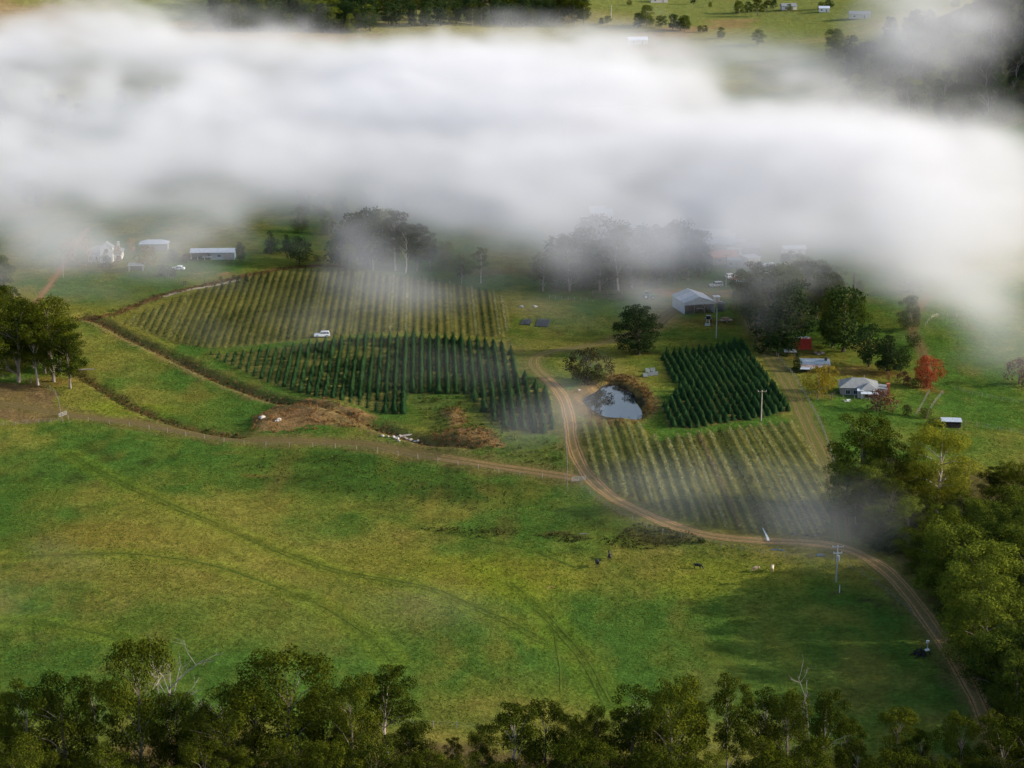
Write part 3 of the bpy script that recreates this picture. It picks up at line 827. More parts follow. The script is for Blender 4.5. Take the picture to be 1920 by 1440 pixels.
EUC = [make_tree(100 + i, 20, 6.2 + .5 * (i % 3), .26, 'dome', 36, (1.3, 2.6), .31, 900, .68, .34, 14, leafmat_=L_EUC, bark=M_BARK, fill=.3, tilt=.42) for i in range(5)]
EUCB = [make_tree(130 + i, 18, 6.2, .12, 'dome', 34, (1.6, 2.9), .32, 1000, .75, .32, 9, leafmat_=L_EUC2, bark=M_BARK, fill=.3, tilt=.42) for i in range(3)]
EUCG = [make_tree(150 + i, 20, 8.0, .18, 'dome', 46, (1.5, 2.7), .32, 900, .72, .40, 14, leafmat_=L_SUNLIT, bark=M_PALEBARK, fill=.3, tilt=.42) for i in range(1)]
GUM = [make_tree(160 + i, 22, 5.2, .42, 'dome', 32, (1.1, 2.0), .31, 620, .55, .30, 14, .05, leafmat_=L_EUC, bark=M_PALEBARK, tilt=.5) for i in range(2)]
PINE = [make_tree(200, 15, 7.6, .12, 'dome', 70, (1.4, 2.5), .42, 420, .42, .5, 8, leafmat_=L_PINE, bark=M_DARKBARK, fill=.2, tilt=.5), make_tree(201, 15, 6.8, .14, 'cone', 60, (1.3, 2.4), .44, 320, .40, .5, 8, leafmat_=L_PINE, bark=M_DARKBARK, fill=.2)]
FARP = [make_tree(210 + i, 18, 5.0, .10, 'column', 40, (1.4, 2.4), .70, 130, .8, .4, 5, leafmat_=L_CYP, bark=M_DARKBARK) for i in range(3)]
CYP = [make_tree(220 + i, 12, 3.6, .05, 'cone', 34, (.9, 1.6), .45, 130, .85, .25, 4, leafmat_=L_CYP, bark=M_DARKBARK) for i in range(2)]
ROUND = [make_tree(240 + i, 9, 4.2, .14, 'round', 30, (.9, 1.5), .42, 150, .85, .2, 7, leafmat_=L_CYP, bark=M_DARKBARK) for i in range(2)]
YEL = [make_tree(260 + i, 8, 3.6, .22, 'dome', 30, (.8, 1.35), .36, 110, .85, .16, 8, leafmat_=L_YELLOW, bark=M_BARK) for i in range(1)]
ORA = [make_tree(270 + i, 10, 3.0, .10, 'column', 26, (.9, 1.4), .4, 90, .9, .16, 6, leafmat_=L_ORANGE, bark=M_BARK) for i in range(1)]
RED = [make_tree(280 + i, 8.5, 3.9, .0, 'round', 52, (.75, 1.3), .30, 220, .85, .18, 9, leafmat_=L_RED, bark=M_DARKBARK) for i in range(1)]
BRO = [make_tree(290 + i, 4, 2.2, .05, 'dome', 16, (.7, 1.0), .35, 80, .85, .1, 6, leafmat_=L_BRONZE, bark=M_DARKBARK) for i in range(1)]
SHRUB = [make_tree(300 + i, 4, 2.6, .02, 'round', 16, (.8, 1.3), .36, 110, .8, .1, 4, leafmat_=L_SCRUB_G, bark=M_DARKBARK) for i in range(3)]
BUSH = [make_tree(320 + i, 8, 6.2, .06, 'flat', 46, (.9, 1.5), .42, 150, .7, .2, 9, multi=3, leafmat_=L_RUSH, bark=M_DARKBARK) for i in range(1)]
SAPL = [make_tree(330 + i, 3, .9, .12, 'column', 9, (.45, .7), .28, 50, .9, .05, 3, leafmat_=L_SCRUB_G, bark=M_DARKBARK) for i in range(1)]
M_GREYWOOD = plain("grey standing wood", (0.13, 0.12, 0.12), .9, .3, 1.0)
SPURB = [make_bare(440 + i, 18, .6, M_GREYWOOD, 5, 3, .2) for i in range(2)]
BARE = [make_bare(400 + i, 18, .8, M_DEAD, 7, 3, .24) for i in range(3)]
BAREBUSH = [make_bare(420 + i, 4, 1.1, M_DARKBARK, 9, 3, .09, .5) for i in range(2)]
DEADW = [make_bare(430 + i, 10, .95, M_DEAD, 7, 3, .22, .6) for i in range(2)]

ORD = "first second third fourth fifth sixth seventh eighth ninth tenth eleventh twelfth thirteenth fourteenth fifteenth sixteenth seventeenth eighteenth nineteenth twentieth".split()
TENS = {20: "twenty", 30: "thirty", 40: "forty", 50: "fifty", 60: "sixty"}
def ordinal(n):
    """1 -> first, 27 -> twenty-seventh"""
    if n <= 20: return ORD[n - 1]
    t, u = n // 10 * 10, n % 10
    return TENS[t][:-1] + "ieth" if u == 0 else TENS[t] + "-" + ORD[u - 1]

ALLTREES = []
def plant(name, T, loc, scale, label, group=None, cat="tree", rz=None, wide=1.0, leaf=None):
    e = empty(name, loc, random.random() * 6.28 if rz is None else rz, (scale * wide, scale * wide, scale))
    if T.crown is not None:
        link("crown", T.crown, e)
    link("trunk", T.trunk, e)
    tag(e, label, cat, group)
    ALLTREES.append((loc[0], loc[1], T.r * scale * wide))
    return e

def tree(px, py, hpx, T, label, group=None, name="tree", cat="tree", wide=1.0, rz=None):
    """base of the trunk at (px, py) of the photograph, hpx photograph pixels tall"""
    p = P(px, py)
    h = hpx / pxm(p) / 0.955
    return plant(name, T, p, h / T.h, label, group, cat, rz, wide)

# the leaning clump of old gums at the edge of the ploughed strip
tree(101, 716, 152, EUC[0], "tallest dark eucalyptus of the clump above the brown ploughed strip", name="eucalyptus_tree", wide=1.0)
tree(132, 728, 118, EUC[3], "thin-crowned gum with pale trunk on the clump's outer side", name="eucalyptus_tree", wide=.95)
tree(72, 722, 128, GUM[0], "slender bare-trunked gum just inside the clump by the ploughed strip", name="eucalyptus_tree", wide=1.0)
tree(35, 716, 150, EUC[2], "broad shadowed eucalyptus near the picture's edge above the ploughed strip", name="eucalyptus_tree", wide=1.1)
tree(-8, 700, 165, EUC[1], "dark eucalyptus cut off by the picture's edge beside the gum clump", name="eucalyptus_tree", wide=1.1)
tree(85, 700, 110, EUC[4], "dark eucalyptus packed in behind the tallest gum of the clump", name="eucalyptus_tree", wide=1.0)
tree(14, 690, 120, EUCB[2], "dark rounded eucalyptus at the back of the clump near the picture's edge", name="eucalyptus_tree", wide=1.1)
tree(62, 690, 100, EUCB[0], "low bushy eucalyptus filling the back of the gum clump", name="eucalyptus_tree")
tree(28, 592, 52, GUM[1], "small open gum below the fog by the orange dirt track", name="eucalyptus_tree")
tree(-6, 610, 76, EUC[4], "sunlit eucalyptus at the picture's edge under the foggy corner", name="eucalyptus_tree")
tree(5, 540, 60, EUCB[1], "grey rounded eucalyptus fading into fog at the picture's edge", name="eucalyptus_tree")

# homestead garden
tree(140, 497, 50, ORA[0], "orange poplar-like autumn tree beside the white homestead", name="autumn_tree")
tree(165, 500, 54, ORA[0], "taller orange autumn tree nearest the homestead gable", name="autumn_tree", wide=.9)
tree(128, 494, 42, ORA[0], "small orange autumn tree on the outer side of the homestead", name="autumn_tree", wide=1.1)
tree(219, 497, 36, ORA[0], "golden narrow autumn tree on the homestead's verandah corner", name="autumn_tree", wide=.92)
tree(247, 478, 32, ORA[0], "pale orange tree half lost in fog behind the homestead", name="autumn_tree")
tree(279, 503, 40, YEL[0], "round yellow-leaved tree between homestead and long shed", name="autumn_tree", wide=1.15)
tree(199, 500, 32, CYP[0], "dark conical shrub in front of the white homestead", name="conifer_tree", wide=1.1)
tree(204, 505, 12, YEL[0], "low yellow shrub on the homestead lawn", name="garden_shrub", cat="shrub")
tree(305, 516, 20, SHRUB[0], "grey-green rounded bush by the fence below the yellow tree", name="garden_shrub", cat="shrub")
tree(322, 518, 18, SHRUB[1], "darker bush at the end of the homestead hedge", name="garden_shrub", cat="shrub")
tree(325, 490, 22, ROUND[0], "small dim garden tree beside the long shed's near end", name="garden_tree")
tree(350, 492, 16, BRO[0], "small bronze shrub at the long shed's corner", name="garden_shrub", cat="shrub")
tree(452, 492, 36, ROUND[1], "slim grey-green tree at the far end of the long shed", name="garden_tree", wide=.6)
for px, py, hh, lab in ((347, 534, 9, "tiny sapling on the lawn below the long shed"), (414, 526, 10, "middle one of three lawn saplings by the orange bank"), (438, 524, 11, "sapling nearest the orange bank on the green lawn"), (462, 528, 16, "dark small cypress on the orange bank above the vineyard")):
    tree(px, py, hh, SAPL[0] if hh < 14 else CYP[1], lab, name="sapling", cat="sapling")

# misty conifers and gums along the foot of the fog
tree(508, 475, 40, CYP[0], "misty rounded conifer, first of the trio beside the long shed", name="conifer_tree", wide=1.35)
tree(538, 470, 30, CYP[1], "smallest misty conifer tucked between its two larger neighbours", name="conifer_tree", wide=1.3)
tree(562, 496, 48, ROUND[0], "broad misty conifer closest to the vineyard in the trio", name="conifer_tree", wide=1.25)
tree(596, 490, 14, SAPL[0], "lone small sapling beside the broad misty conifer", name="sapling", cat="sapling", wide=1.6)
fg = "tall gums standing half in the fog"
for q_, (px, py, hh, T, w) in enumerate(sorted(((640, 502, 82, FARP[0], 1.), (662, 500, 96, FARP[1], 1.), (690, 500, 105, FARP[2], 1.1), (718, 498, 100, EUCB[0], 1.), (742, 508, 110, GUM[0], 1.), (760, 512, 92, GUM[1], 1.), (782, 508, 84, EUC[1], 1.),
    (806, 505, 70, EUC[3], .9), (835, 506, 52, EUCB[2], 1.1), (868, 520, 44, EUCB[1], 1.2), (700, 512, 60, GUM[1], .8), (655, 508, 50, EUCB[1], .9)), key=lambda a: a[0])):
    tree(px, py, hh, T, ordinal(q_ + 1) + " dim gum from the left in the foggy belt above the upper vineyard", fg, name="misty_gum", wide=w)
tree(902, 531, 66, GUM[0], "lone gum with long clear trunk in front of the fog", name="eucalyptus_tree", wide=.9)
tree(866, 532, 36, GUM[1], "short gum with bare stem beside the lone tall gum", name="eucalyptus_tree", wide=.8)
fg2 = "dark trees behind the tin shed paddock"
for q_, (px, py, hh, T, w) in enumerate(sorted(((1018, 546, 70, EUC[0], 1.), (1040, 540, 92, FARP[0], 1.), (1068, 546, 104, EUC[2], 1.1), (1096, 540, 110, FARP[1], 1.), (1124, 546, 96, EUC[4], 1.1), (1150, 536, 118, FARP[2], 1.), (1160, 546, 120, GUM[0], 1.),
    (1184, 540, 96, EUCB[0], 1.1), (1210, 534, 108, FARP[0], 1.), (1238, 532, 100, EUC[1], 1.1), (1262, 528, 108, FARP[1], 1.), (1290, 526, 96, EUC[3], 1.1), (1312, 518, 84, FARP[2], 1.), (1080, 528, 80, EUCB[1], 1.2), (1225, 520, 90, EUCB[2], 1.2), (1275, 510, 96, FARP[0], 1.), (1110, 516, 110, FARP[2], 1.)), key=lambda a: a[0])):
    tree(px, py, hh, T, ordinal(q_ + 1) + " dark tree from the left in the foggy wood behind the shed paddock", fg2, name="woodland_tree", wide=w)

# round the shed, the pond and the cottage
tree(1197, 665, 90, PINE[0], "big broad black-green pine standing alone beyond the pond", name="pine_tree", wide=.92, rz=.4)
tree(1098, 716, 58, BUSH[0], "sprawling grey-green bushy tree on the pond's upper bank", name="pondside_tree", wide=.95)
tree(1118, 722, 26, SHRUB[2], "small leafy shrub between bushy tree and pond", name="shrub", cat="shrub")
dg = "conifers along the lane below the fog"
for px, py, hh, T, w, lab in ((1398, 598, 88, EUCB[1], .9, "pale grey gum at the lane's upper end opposite the tank"), (1418, 612, 90, FARP[0], 1.0, "dark narrow conifer second down the lane"),
    (1440, 640, 128, FARP[1], 1.1, "tall dark conifer in the middle of the lane row"), (1462, 664, 100, CYP[0], 1.3, "black-green cypress nearest the tin-roofed shack on the lane"),
    (1480, 662, 132, FARP[2], 1.0, "tallest conifer behind the red container's near side"), (1452, 590, 92, EUC[1], 1.2, "broad hazy gum behind the lane conifers"), (1500, 604, 112, EUC[3], 1.1, "hazy gum with fog drifting over its crown above the red container"),
    (1530, 598, 96, EUC[4], 1.1, "grey hazy gum between the two dark conifer stands"), (1486, 560, 84, EUC[2], 1.2, "dim gum highest up the slope behind the lane conifers"), (1560, 652, 104, EUCB[2], .9, "dense dark tree just beyond the red container"),
    (1424, 632, 112, EUC[0], 1.1, "dark gum leaning over the lane's middle"), (1470, 630, 128, EUCB[0], 1.1, "dense gum behind the tall lane conifers"), (1410, 575, 82, EUC[2], 1.1, "hazy gum at the head of the lane"),
    (1516, 580, 96, EUCB[1], 1.1, "pale hazy gum above the red container's far end"), (1545, 620, 104, EUC[0], 1.0, "dark gum behind the dense tree past the red container"), (1600, 640, 84, EUCB[1], .9, "rounded green tree between the dense tall tree and the cedar"),
    (1580, 660, 118, FARP[0], 1.2, "dense tall green tree beyond the red container"), (1556, 560, 60, EUCB[0], 1.2, "hazy round gum up the slope behind the red container")):
    tree(px, py, hh, T, lab, dg, name="lane_tree", wide=w)
tree(1628, 688, 78, ROUND[0], "rounded dark green tree above the cottage roof", name="garden_tree", wide=.95)
tree(1664, 702, 80, PINE[1], "layered dark cedar with visible trunk above the cottage", name="cedar_tree", wide=.72)
tree(1688, 698, 46, ROUND[1], "low dark round tree beside the layered cedar", name="garden_tree", wide=.95)
tree(1704, 618, 62, EUCB[0], "lone dark round tree by the dirt drive's bend", name="paddock_tree", wide=.85)
tree(1714, 650, 26, SHRUB[1], "dark bush on the inside of the drive's bend", name="shrub", cat="shrub")
tree(1738, 727, 58, RED[0], "bright red autumn tree at the end of the cottage garden", name="autumn_tree", wide=.92)
tree(1694, 722, 24, BRO[0], "bronze-purple shrub in front of the red autumn tree", name="garden_shrub", cat="shrub", wide=1.1)
tree(1716, 728, 18, SHRUB[2], "light green shrub at the foot of the red autumn tree", name="garden_shrub", cat="shrub")
tree(1668, 716, 20, ORA[0], "small orange shrub behind the cottage chimney", name="garden_shrub", cat="shrub")
tree(1533, 750, 60, YEL[0], "yellow-green tree with pale trunk in front of the tin shack", name="garden_tree", wide=.92)
tree(1548, 736, 52, YEL[0], "second yellow-green tree leaning over the shack's near corner", name="garden_tree", wide=.85)
tree(1494, 698, 36, CYP[1], "dark small cypress at the tin shack's corner", name="cypress_tree", wide=1.15)
tree(1558, 752, 24, BAREBUSH[0], "leafless reddish sapling beside the yellow-green trees", name="bare_tree", wide=1.2)
tree(1650, 771, 38, BRO[0], "dark leafless-looking bush in front of the cottage verandah", name="garden_shrub", cat="shrub", wide=1.2)
tree(1645, 773, 32, BAREBUSH[1], "bare twiggy bush tangled in the cottage's front hedge", name="bare_tree", wide=1.7)
tree(1700, 778, 26, BAREBUSH[0], "thin bare bush standing in the cottage paddock", name="bare_tree", wide=1.2)
tree(1699, 779, 20, SHRUB[0], "small olive shrub inside the thin bare bush", name="shrub", cat="shrub", wide=.7)
tree(1735, 785, 18, SHRUB[2], "low olive bush on the fence line near the small hut", name="shrub", cat="shrub", wide=1.3)
tree(1752, 798, 14, SHRUB[1], "dark clump of scrub beside the small hut", name="shrub", cat="shrub", wide=1.6)
tree(1910, 720, 46, BRO[0], "brownish bare tree at the picture's edge in the foggy paddock", name="paddock_tree", wide=1.0)
tree(1610, 568, 42, EUCB[1], "misty tree beside the tall dead trunk", name="paddock_tree", wide=.6)
tree(1706, 548, 26, SHRUB[0], "grey round bush in the misty upper paddock", name="shrub", cat="shrub", wide=1.3)
for px, py in ((1238, 996), (1249, 997), (1281, 1008), (1270, 1006), (1318, 1018), (1312, 1016)):
    tree(px, py, 9, SHRUB[px % 3], "small dark bush on the bank just below the dirt road", "dark bushes below the road", name="roadside_bush", cat="bush")

# ------------------------------------------------------------------ the wood on the slope beside the road
def poisson(poly, spacing, seed, tries=4000):
    g = np.random.default_rng(seed)
    lo, hi = poly.min(0), poly.max(0)
    pts = []
    for _ in range(tries):
        q = lo + (hi - lo) * g.random(2)
        if not in_poly(q[0], q[1], poly): continue
        if all((q[0] - a) ** 2 + (q[1] - b) ** 2 > spacing ** 2 for a, b in pts): pts.append((q[0], q[1]))
    return pts

tree(1756, 962, 162, EUCG[0], "broad sunlit golden-green eucalyptus crowning the edge of the wood", name="eucalyptus_tree", wide=1.05, rz=2.2)
tree(1612, 948, 168, EUC[0], "grey-green eucalyptus with pale forked trunk at the wood's corner by the lane", name="eucalyptus_tree", wide=1.05)
tree(1668, 955, 128, EUC[2], "olive eucalyptus filling between the corner gum and the golden one", name="eucalyptus_tree", wide=1.1)
tree(1640, 975, 110, EUCB[1], "hazy eucalyptus in front of the wood's corner gum", name="eucalyptus_tree", wide=1.05)
tree(1700, 960, 90, EUC[4], "darker eucalyptus under the golden tree's near side", name="eucalyptus_tree", wide=1.1)
tree(1605, 985, 70, GUM[0], "thin gum standing in mist at the lane's foot", name="eucalyptus_tree", wide=1.0)
for q_, (px, py, hh, T) in enumerate(sorted(((1640, 1008, 62, EUCB[1]), (1668, 992, 92, EUC[1]), (1700, 1020, 84, EUCB[0]), (1735, 1010, 78, EUC[3]), (1768, 1035, 88, EUCB[2]), (1800, 1010, 84, EUC[2]), (1832, 1030, 92, EUCB[0]), (1866, 1008, 96, EUC[4]),
    (1900, 1018, 104, EUCB[1]), (1620, 990, 76, EUC[2]), (1585, 960, 96, EUCB[2]), (1940, 1000, 110, EUC[0])), key=lambda a: a[0])):
    tree(px, py, hh, T, ordinal(q_ + 1) + " low shaded gum from the left in the hollow under the golden tree", "shaded gums below the golden tree", name="eucalyptus_tree", wide=1.25)
tree(48, 680, 118, EUC[3], "dense dark gum in the heart of the clump by the ploughed strip", name="eucalyptus_tree", wide=1.2)
tree(112, 695, 96, EUCB[1], "low dark gum behind the pale-trunked outer gum", name="eucalyptus_tree", wide=1.1)
placed = [(o[0], o[1]) for o in ALLTREES]
WG = "trees of the wood above the dirt road"
wp = poly_flat([(1715, 1095), (1740, 1090), (1820, 1075), (1850, 1040), (1940, 1000), (2110, 960), (2110, 1540), (1960, 1470), (1905, 1385), (1862, 1290), (1815, 1205), (1770, 1140), (1725, 1085)])
wcount = 0
wpts = sorted((q for q in poisson(wp, 8.6, 77) if not any((q[0] - a) ** 2 + (q[1] - b) ** 2 < 36 for a, b in placed)), key=lambda q: -q[1])
WN = len(wpts)
for k, (x, y) in enumerate(wpts):
    T = [EUCB[0], EUCB[1], EUC[2], EUCB[2]][k % 4]
    z = float(HT(x, y))
    pp = Vector((x, y, z))
    hh = 11.0 + 6.5 * random.random()
    plant("eucalyptus_tree", T, pp, hh / T.h, "dense rounded eucalyptus in the wood by the road bend, " + ordinal(WN - k) + " from the near end", WG, wide=1.1 + .3 * random.random())
    wcount += 1
for px, py, hh in ((1858, 940, 66), (1905, 945, 76), (1880, 925, 58)):
    tree(px, py, hh, EUC[px % 5], "small eucalyptus at the wood's upper edge beyond the golden tree", "small eucalypts on the wood's upper edge", name="eucalyptus_tree", wide=1.1)
# undergrowth along the wood's edge
for k, (x, y) in enumerate(poisson(poly_flat([(1600, 1020), (1640, 985), (1720, 1010), (1790, 1130), (1850, 1240), (1900, 1350), (1870, 1340), (1790, 1200), (1730, 1110), (1680, 1060)]), 4.2, 78)):
    plant("undergrowth_bush", SHRUB[k % 3], (x, y, float(HT(x, y))), .4 + .5 * random.random(), "low bush at the wood's edge beside the dirt road", "bushes at the wood's edge", cat="bush", wide=1.3)

# ------------------------------------------------------------------ the foreground belt of gums
FRT = [(-10, 1262, 0), (55, 1272, 4), (128, 1255, 1), (185, 1262, 2), (268, 1188, 0), (330, 1300, 3), (372, 1310, 1), (430, 1280, 2), (480, 1262, 4), (545, 1210, 2), (610, 1285, 1), (668, 1262, 3), (735, 1245, 0), (640, 1350, 2),
       (775, 1350, 1), (850, 1378, 4), (905, 1352, 1), (965, 1308, 3), (1022, 1312, 0), (1075, 1340, 2), (1120, 1322, 1), (1185, 1284, 3), (1262, 1270, 0), (1300, 1300, 4), (1362, 1254, 2), (1428, 1288, 1), (1475, 1300, 3), (1548, 1290, 0), (1585, 1345, 4), (1602, 1385, 4),
       (1680, 1326, 2), (1722, 1362, 3), (1795, 1332, 0), (1858, 1330, 1), (1925, 1290, 2)]
for k, (px, ty, kind) in enumerate(sorted(FRT)):
    base = 1462 + 14 * ((k * 7) % 5)
    T = (EUC + EUCB + GUM)[[0, 1, 2, 3, 4, 9, 8][(kind + k) % 7]]
    tree(px, base, (base - ty) * 1.0, T, ordinal(k + 1) + " tall sunlit-topped gum from the left in the belt along the lower edge", "foreground belt of gums", name="gum_tree", wide=.62 + .11 * ((k * 3) % 4))
for k in range(34):
    px = -30 + k * 60 + random.uniform(-20, 20)
    ty = random.uniform(1368, 1440) - (60 if px > 1830 else 0)
    base = 1540 + random.uniform(0, 50)
    tree(px, base, base - ty, EUC[k % 5], ordinal(k + 1) + " low dark gum from the left in the front row cut by the lower edge", "front row of lower gums", name="gum_tree", wide=.95)
tree(452, 1455, 100, DEADW[0], "white leafless dead tree in front of the dark gums", name="dead_tree", wide=1.0)
tree(322, 1420, 210, BARE[0], "bare grey spar rising above the foreground gums", name="dead_tree", wide=.8)
tree(395, 1400, 105, DEADW[1], "pale leafless branches showing between two foreground gums", name="dead_tree", wide=.9)
tree(1512, 1440, 170, BARE[1], "thin bare spar beside the foreground gums' gap", name="dead_tree", wide=.7)
tree(1205, 1440, 120, BARE[2], "bare grey branches among the middle foreground gums", name="dead_tree", wide=.9)
for k, (x, y) in enumerate(poisson(poly_flat([(-60, 1452), (1950, 1452), (1950, 1560), (-60, 1560)]), 4.5, 79)):
    if k % 2: continue
    plant("undergrowth_bush", SHRUB[k % 3], (x, y, float(HT(x, y))), .5 + .5 * random.random(), "low bush under the foreground gums", "bushes under the foreground gums", cat="bush", wide=1.2)

# ------------------------------------------------------------------ far side of the valley, above the fog
g = np.random.default_rng(501)
def far_trees(n, xr, yr, protos, hr, label, group, name, maskf=None, mind=6):
    pts = []
    tries = 0
    while len(pts) < n and tries < n * 60:
        tries += 1
        px = g.uniform(*xr); py = g.uniform(*yr)
        if maskf and not maskf(px, py): continue
        p = P(px, py)
        if any((p.x - a) ** 2 + (p.y - b) ** 2 < mind ** 2 for a, b in pts): continue
        pts.append((p.x, p.y))
        T = protos[int(g.integers(len(protos)))]
        plant(name, T, p, g.uniform(*hr) / T.h, label, group, wide=g.uniform(.85, 1.2))
far_trees(120, (400, 700), (2, 62), FARP + EUCB[:1], (13, 20), "dark forest tree on the hill above the fog, beside the pale bare slope", "forest on the far hill", "hill_tree")
far_trees(60, (700, 960), (2, 50), FARP + EUC[:2], (12, 19), "hill tree rising from the fog top beside the bare slope", "trees along the fog's upper edge", "hill_tree")
far_trees(60, (940, 1095), (8, 52), FARP[:2] + EUC[:2], (13, 20), "tree in the dark copse above the fog's middle", "copse above the fog", "copse_tree")
for px, py, hh, T in ((1212, 48, 36, EUCB[0]), (1196, 52, 26, FARP[1]), (1240, 52, 22, EUCB[1]), (1262, 56, 28, FARP[0]), (1284, 58, 28, EUCB[2]), (1276, 57, 22, FARP[2]), (1312, 60, 12, EUCB[1]), (1322, 60, 12, EUCB[0]), (1140, 44, 14, EUCB[1]), (1128, 46, 12, EUCB[2]),
    (1385, 26, 24, EUCB[1]), (1402, 24, 20, FARP[1]), (1420, 30, 30, EUC[1]), (1180, 10, 12, EUCB[0]), (1300, 8, 16, FARP[1]), (1332, 14, 10, EUCB[2]), (1438, 20, 20, EUC[0]), (1450, 16, 18, FARP[2]), (1480, 20, 12, EUCB[0]), (1540, 18, 14, EUCB[1]), (1555, 16, 22, FARP[0])):
    tree(px, py, hh, T, "hedgerow tree among the sunlit fields beyond the fog", "hedgerow trees beyond the fog", name="hedgerow_tree", wide=1.25)
tree(1352, 72, 20, EUCB[0], "small round tree standing in the fog's upper fringe", name="paddock_tree", wide=1.1)
tree(1422, 84, 28, EUCB[1], "lone dark round tree half sunk in fog in the straw-coloured field", name="paddock_tree", wide=1.2)
tree(1566, 94, 38, EUCB[2], "large blue-green tree at the foot of the burnt wooded spur", name="spur_tree", wide=1.5)
far_trees(150, (1560, 1990), (14, 235), FARP + EUCB[:1], (9, 15), "dark tree on the misty wooded spur rising out of the fog", "trees on the misty spur", "spur_tree", lambda px, py: py > 12 + max(0, (1800 - px)) * .42, 6)
far_trees(44, (1580, 1960), (60, 230), SPURB, (13, 19), "bare grey dead tree on the misty wooded spur", "bare trees on the misty spur", "bare_tree", lambda px, py: py > 60 + max(0, (1780 - px)) * .45, 6)
far_trees(16, (-40, 330), (195, 262), FARP + EUCB[:1], (10, 15), "dim dark tree glimpsed through a gap in the fog", "trees glimpsed through the fog", "misty_tree", None, 9)
far_trees(14, (560, 760), (395, 440), FARP[:1] + EUCB[:1], (8, 12), "faint tree on the misty slope behind the foggy gums", "faint trees on the misty slope", "misty_tree", None, 9)
far_trees(10, (20, 120), (225, 420), EUCB[:2], (8, 12), "faint tree behind the foggy homestead", "faint trees behind the homestead", "misty_tree", None, 9)

# ------------------------------------------------------------------ planted rows
def row_lines(poly, spacing, phase=0.0):
    u = poly @ ROW_N
    for q in np.arange(math.floor(u.min() / spacing) * spacing + phase, u.max(), spacing):
        yield q

def vine_rows(poly, spacing, per_m, size, hgt, half, mats, label, group, seed, gap=0.22):
    g = np.random.default_rng(seed)
    k = 0
    s0, s1 = (poly @ ROW_D).min(), (poly @ ROW_D).max()
    for u in row_lines(poly, spacing):
        s = np.arange(s0, s1, 0.5)
        xy = u * ROW_N[None] + s[:, None] * ROW_D[None]
        ok = in_poly(xy[:, 0], xy[:, 1], poly)
        xy = xy[ok]
        if len(xy) < 8: continue
        vig = (0.5 + 0.95 * fbm(xy[:, 0], xy[:, 1], 14, 3, seed + 5)) * (0.35 + 0.65 * (fbm(xy[:, 0], xy[:, 1], 7, 2, seed + 3) > gap))
        n = int(per_m * .5)
        P0 = np.repeat(xy, n, axis=0) + g.normal(size=(len(xy) * n, 2)) * np.array([half, .3]) * .7
        vv_ = np.repeat(vig, n)
        m = len(P0)
        z = GRD(P0[:, 0], P0[:, 1]) + hgt * vv_ * (0.1 + 0.95 * g.random(m) ** .8)
        c = np.stack([P0[:, 0], P0[:, 1], z], 1)
        nn = np.stack([np.sign(g.normal(size=m)) * .6 + .5 * g.normal(size=m), .6 * g.normal(size=m), .5 + .6 * g.random(m)], 1); nn /= np.linalg.norm(nn, axis=1)[:, None]
        t = np.cross(nn, g.normal(size=(m, 3))); t /= np.linalg.norm(t, axis=1)[:, None]; b = np.cross(nn, t)
        sz = (size * vv_ * (.6 + .8 * g.random(m)))[:, None]
        V = np.stack([c - t * sz * .5, c + t * sz * .5 - b * sz * .2, c + b * sz * .6], 1).reshape(-1, 3)
        mat = mats[int(g.integers(len(mats)))] if not callable(mats) else mats(u)
        o = link("vine_row", mesh_np("vine_row", V, np.arange(len(V)).reshape(-1, 3), mat))
        k += 1
        tag(o, ordinal(k) + " " + label, "vine row", group)
    return k

k1 = vine_rows(V1, 2.4, 13, .42, 1.25, .30, [L_VINE_D, L_VINE_D, L_VINE_D, L_VINE], "thin dark leafy row from the left in the upper block above the white car", "rows of the upper vineyard block", 610, .12)
k4 = vine_rows(V4, 2.8, 36, .33, 1.1, .32, [L_VINE, L_VINE, L_VINE, L_VINE_D, L_VINE_B, L_VINE], "yellow-green vine row from the left in the lower block inside the road bend", "rows of the lower vine block", 640, .2)

def young_conifer(seed, h, r):
    g = np.random.default_rng(seed)
    V = []
    tiers = 9
    for i in range(tiers):
        f = i / (tiers - 1)
        zz = h * (.07 + .93 * f)
        rr = r * (1 - f) ** .8 + .04
        m = int(16 - 9 * f)
        for k in range(m):
            a = 6.283 * (k + g.random()) / m
            o = rr * (.75 + .45 * g.random())
            d = np.array([math.cos(a), math.sin(a), 0]); w = np.array([-math.sin(a), math.cos(a), 0])
            c = np.array([0, 0, zz])
            sz = .15 + .16 * (1 - f)
            V += [c + d * o * .25 + np.array([0, 0, h * .075]), c + d * o - w * sz + np.array([0, 0, -h * .03 * g.random()]), c + d * o * .95 + w * sz + np.array([0, 0, -h * .02])]
    V += [np.array([-.05, 0, h * .9]), np.array([.05, 0, h * .9]), np.array([0, .02, h * 1.07])]
    return np.array(V)
YC = [young_conifer(700 + i, 2.5, .68 + .06 * i) for i in range(4)]
YC_ME = [mesh_np("young_conifer", v, np.arange(len(v)).reshape(-1, 3), L_XMAS) for v in YC]

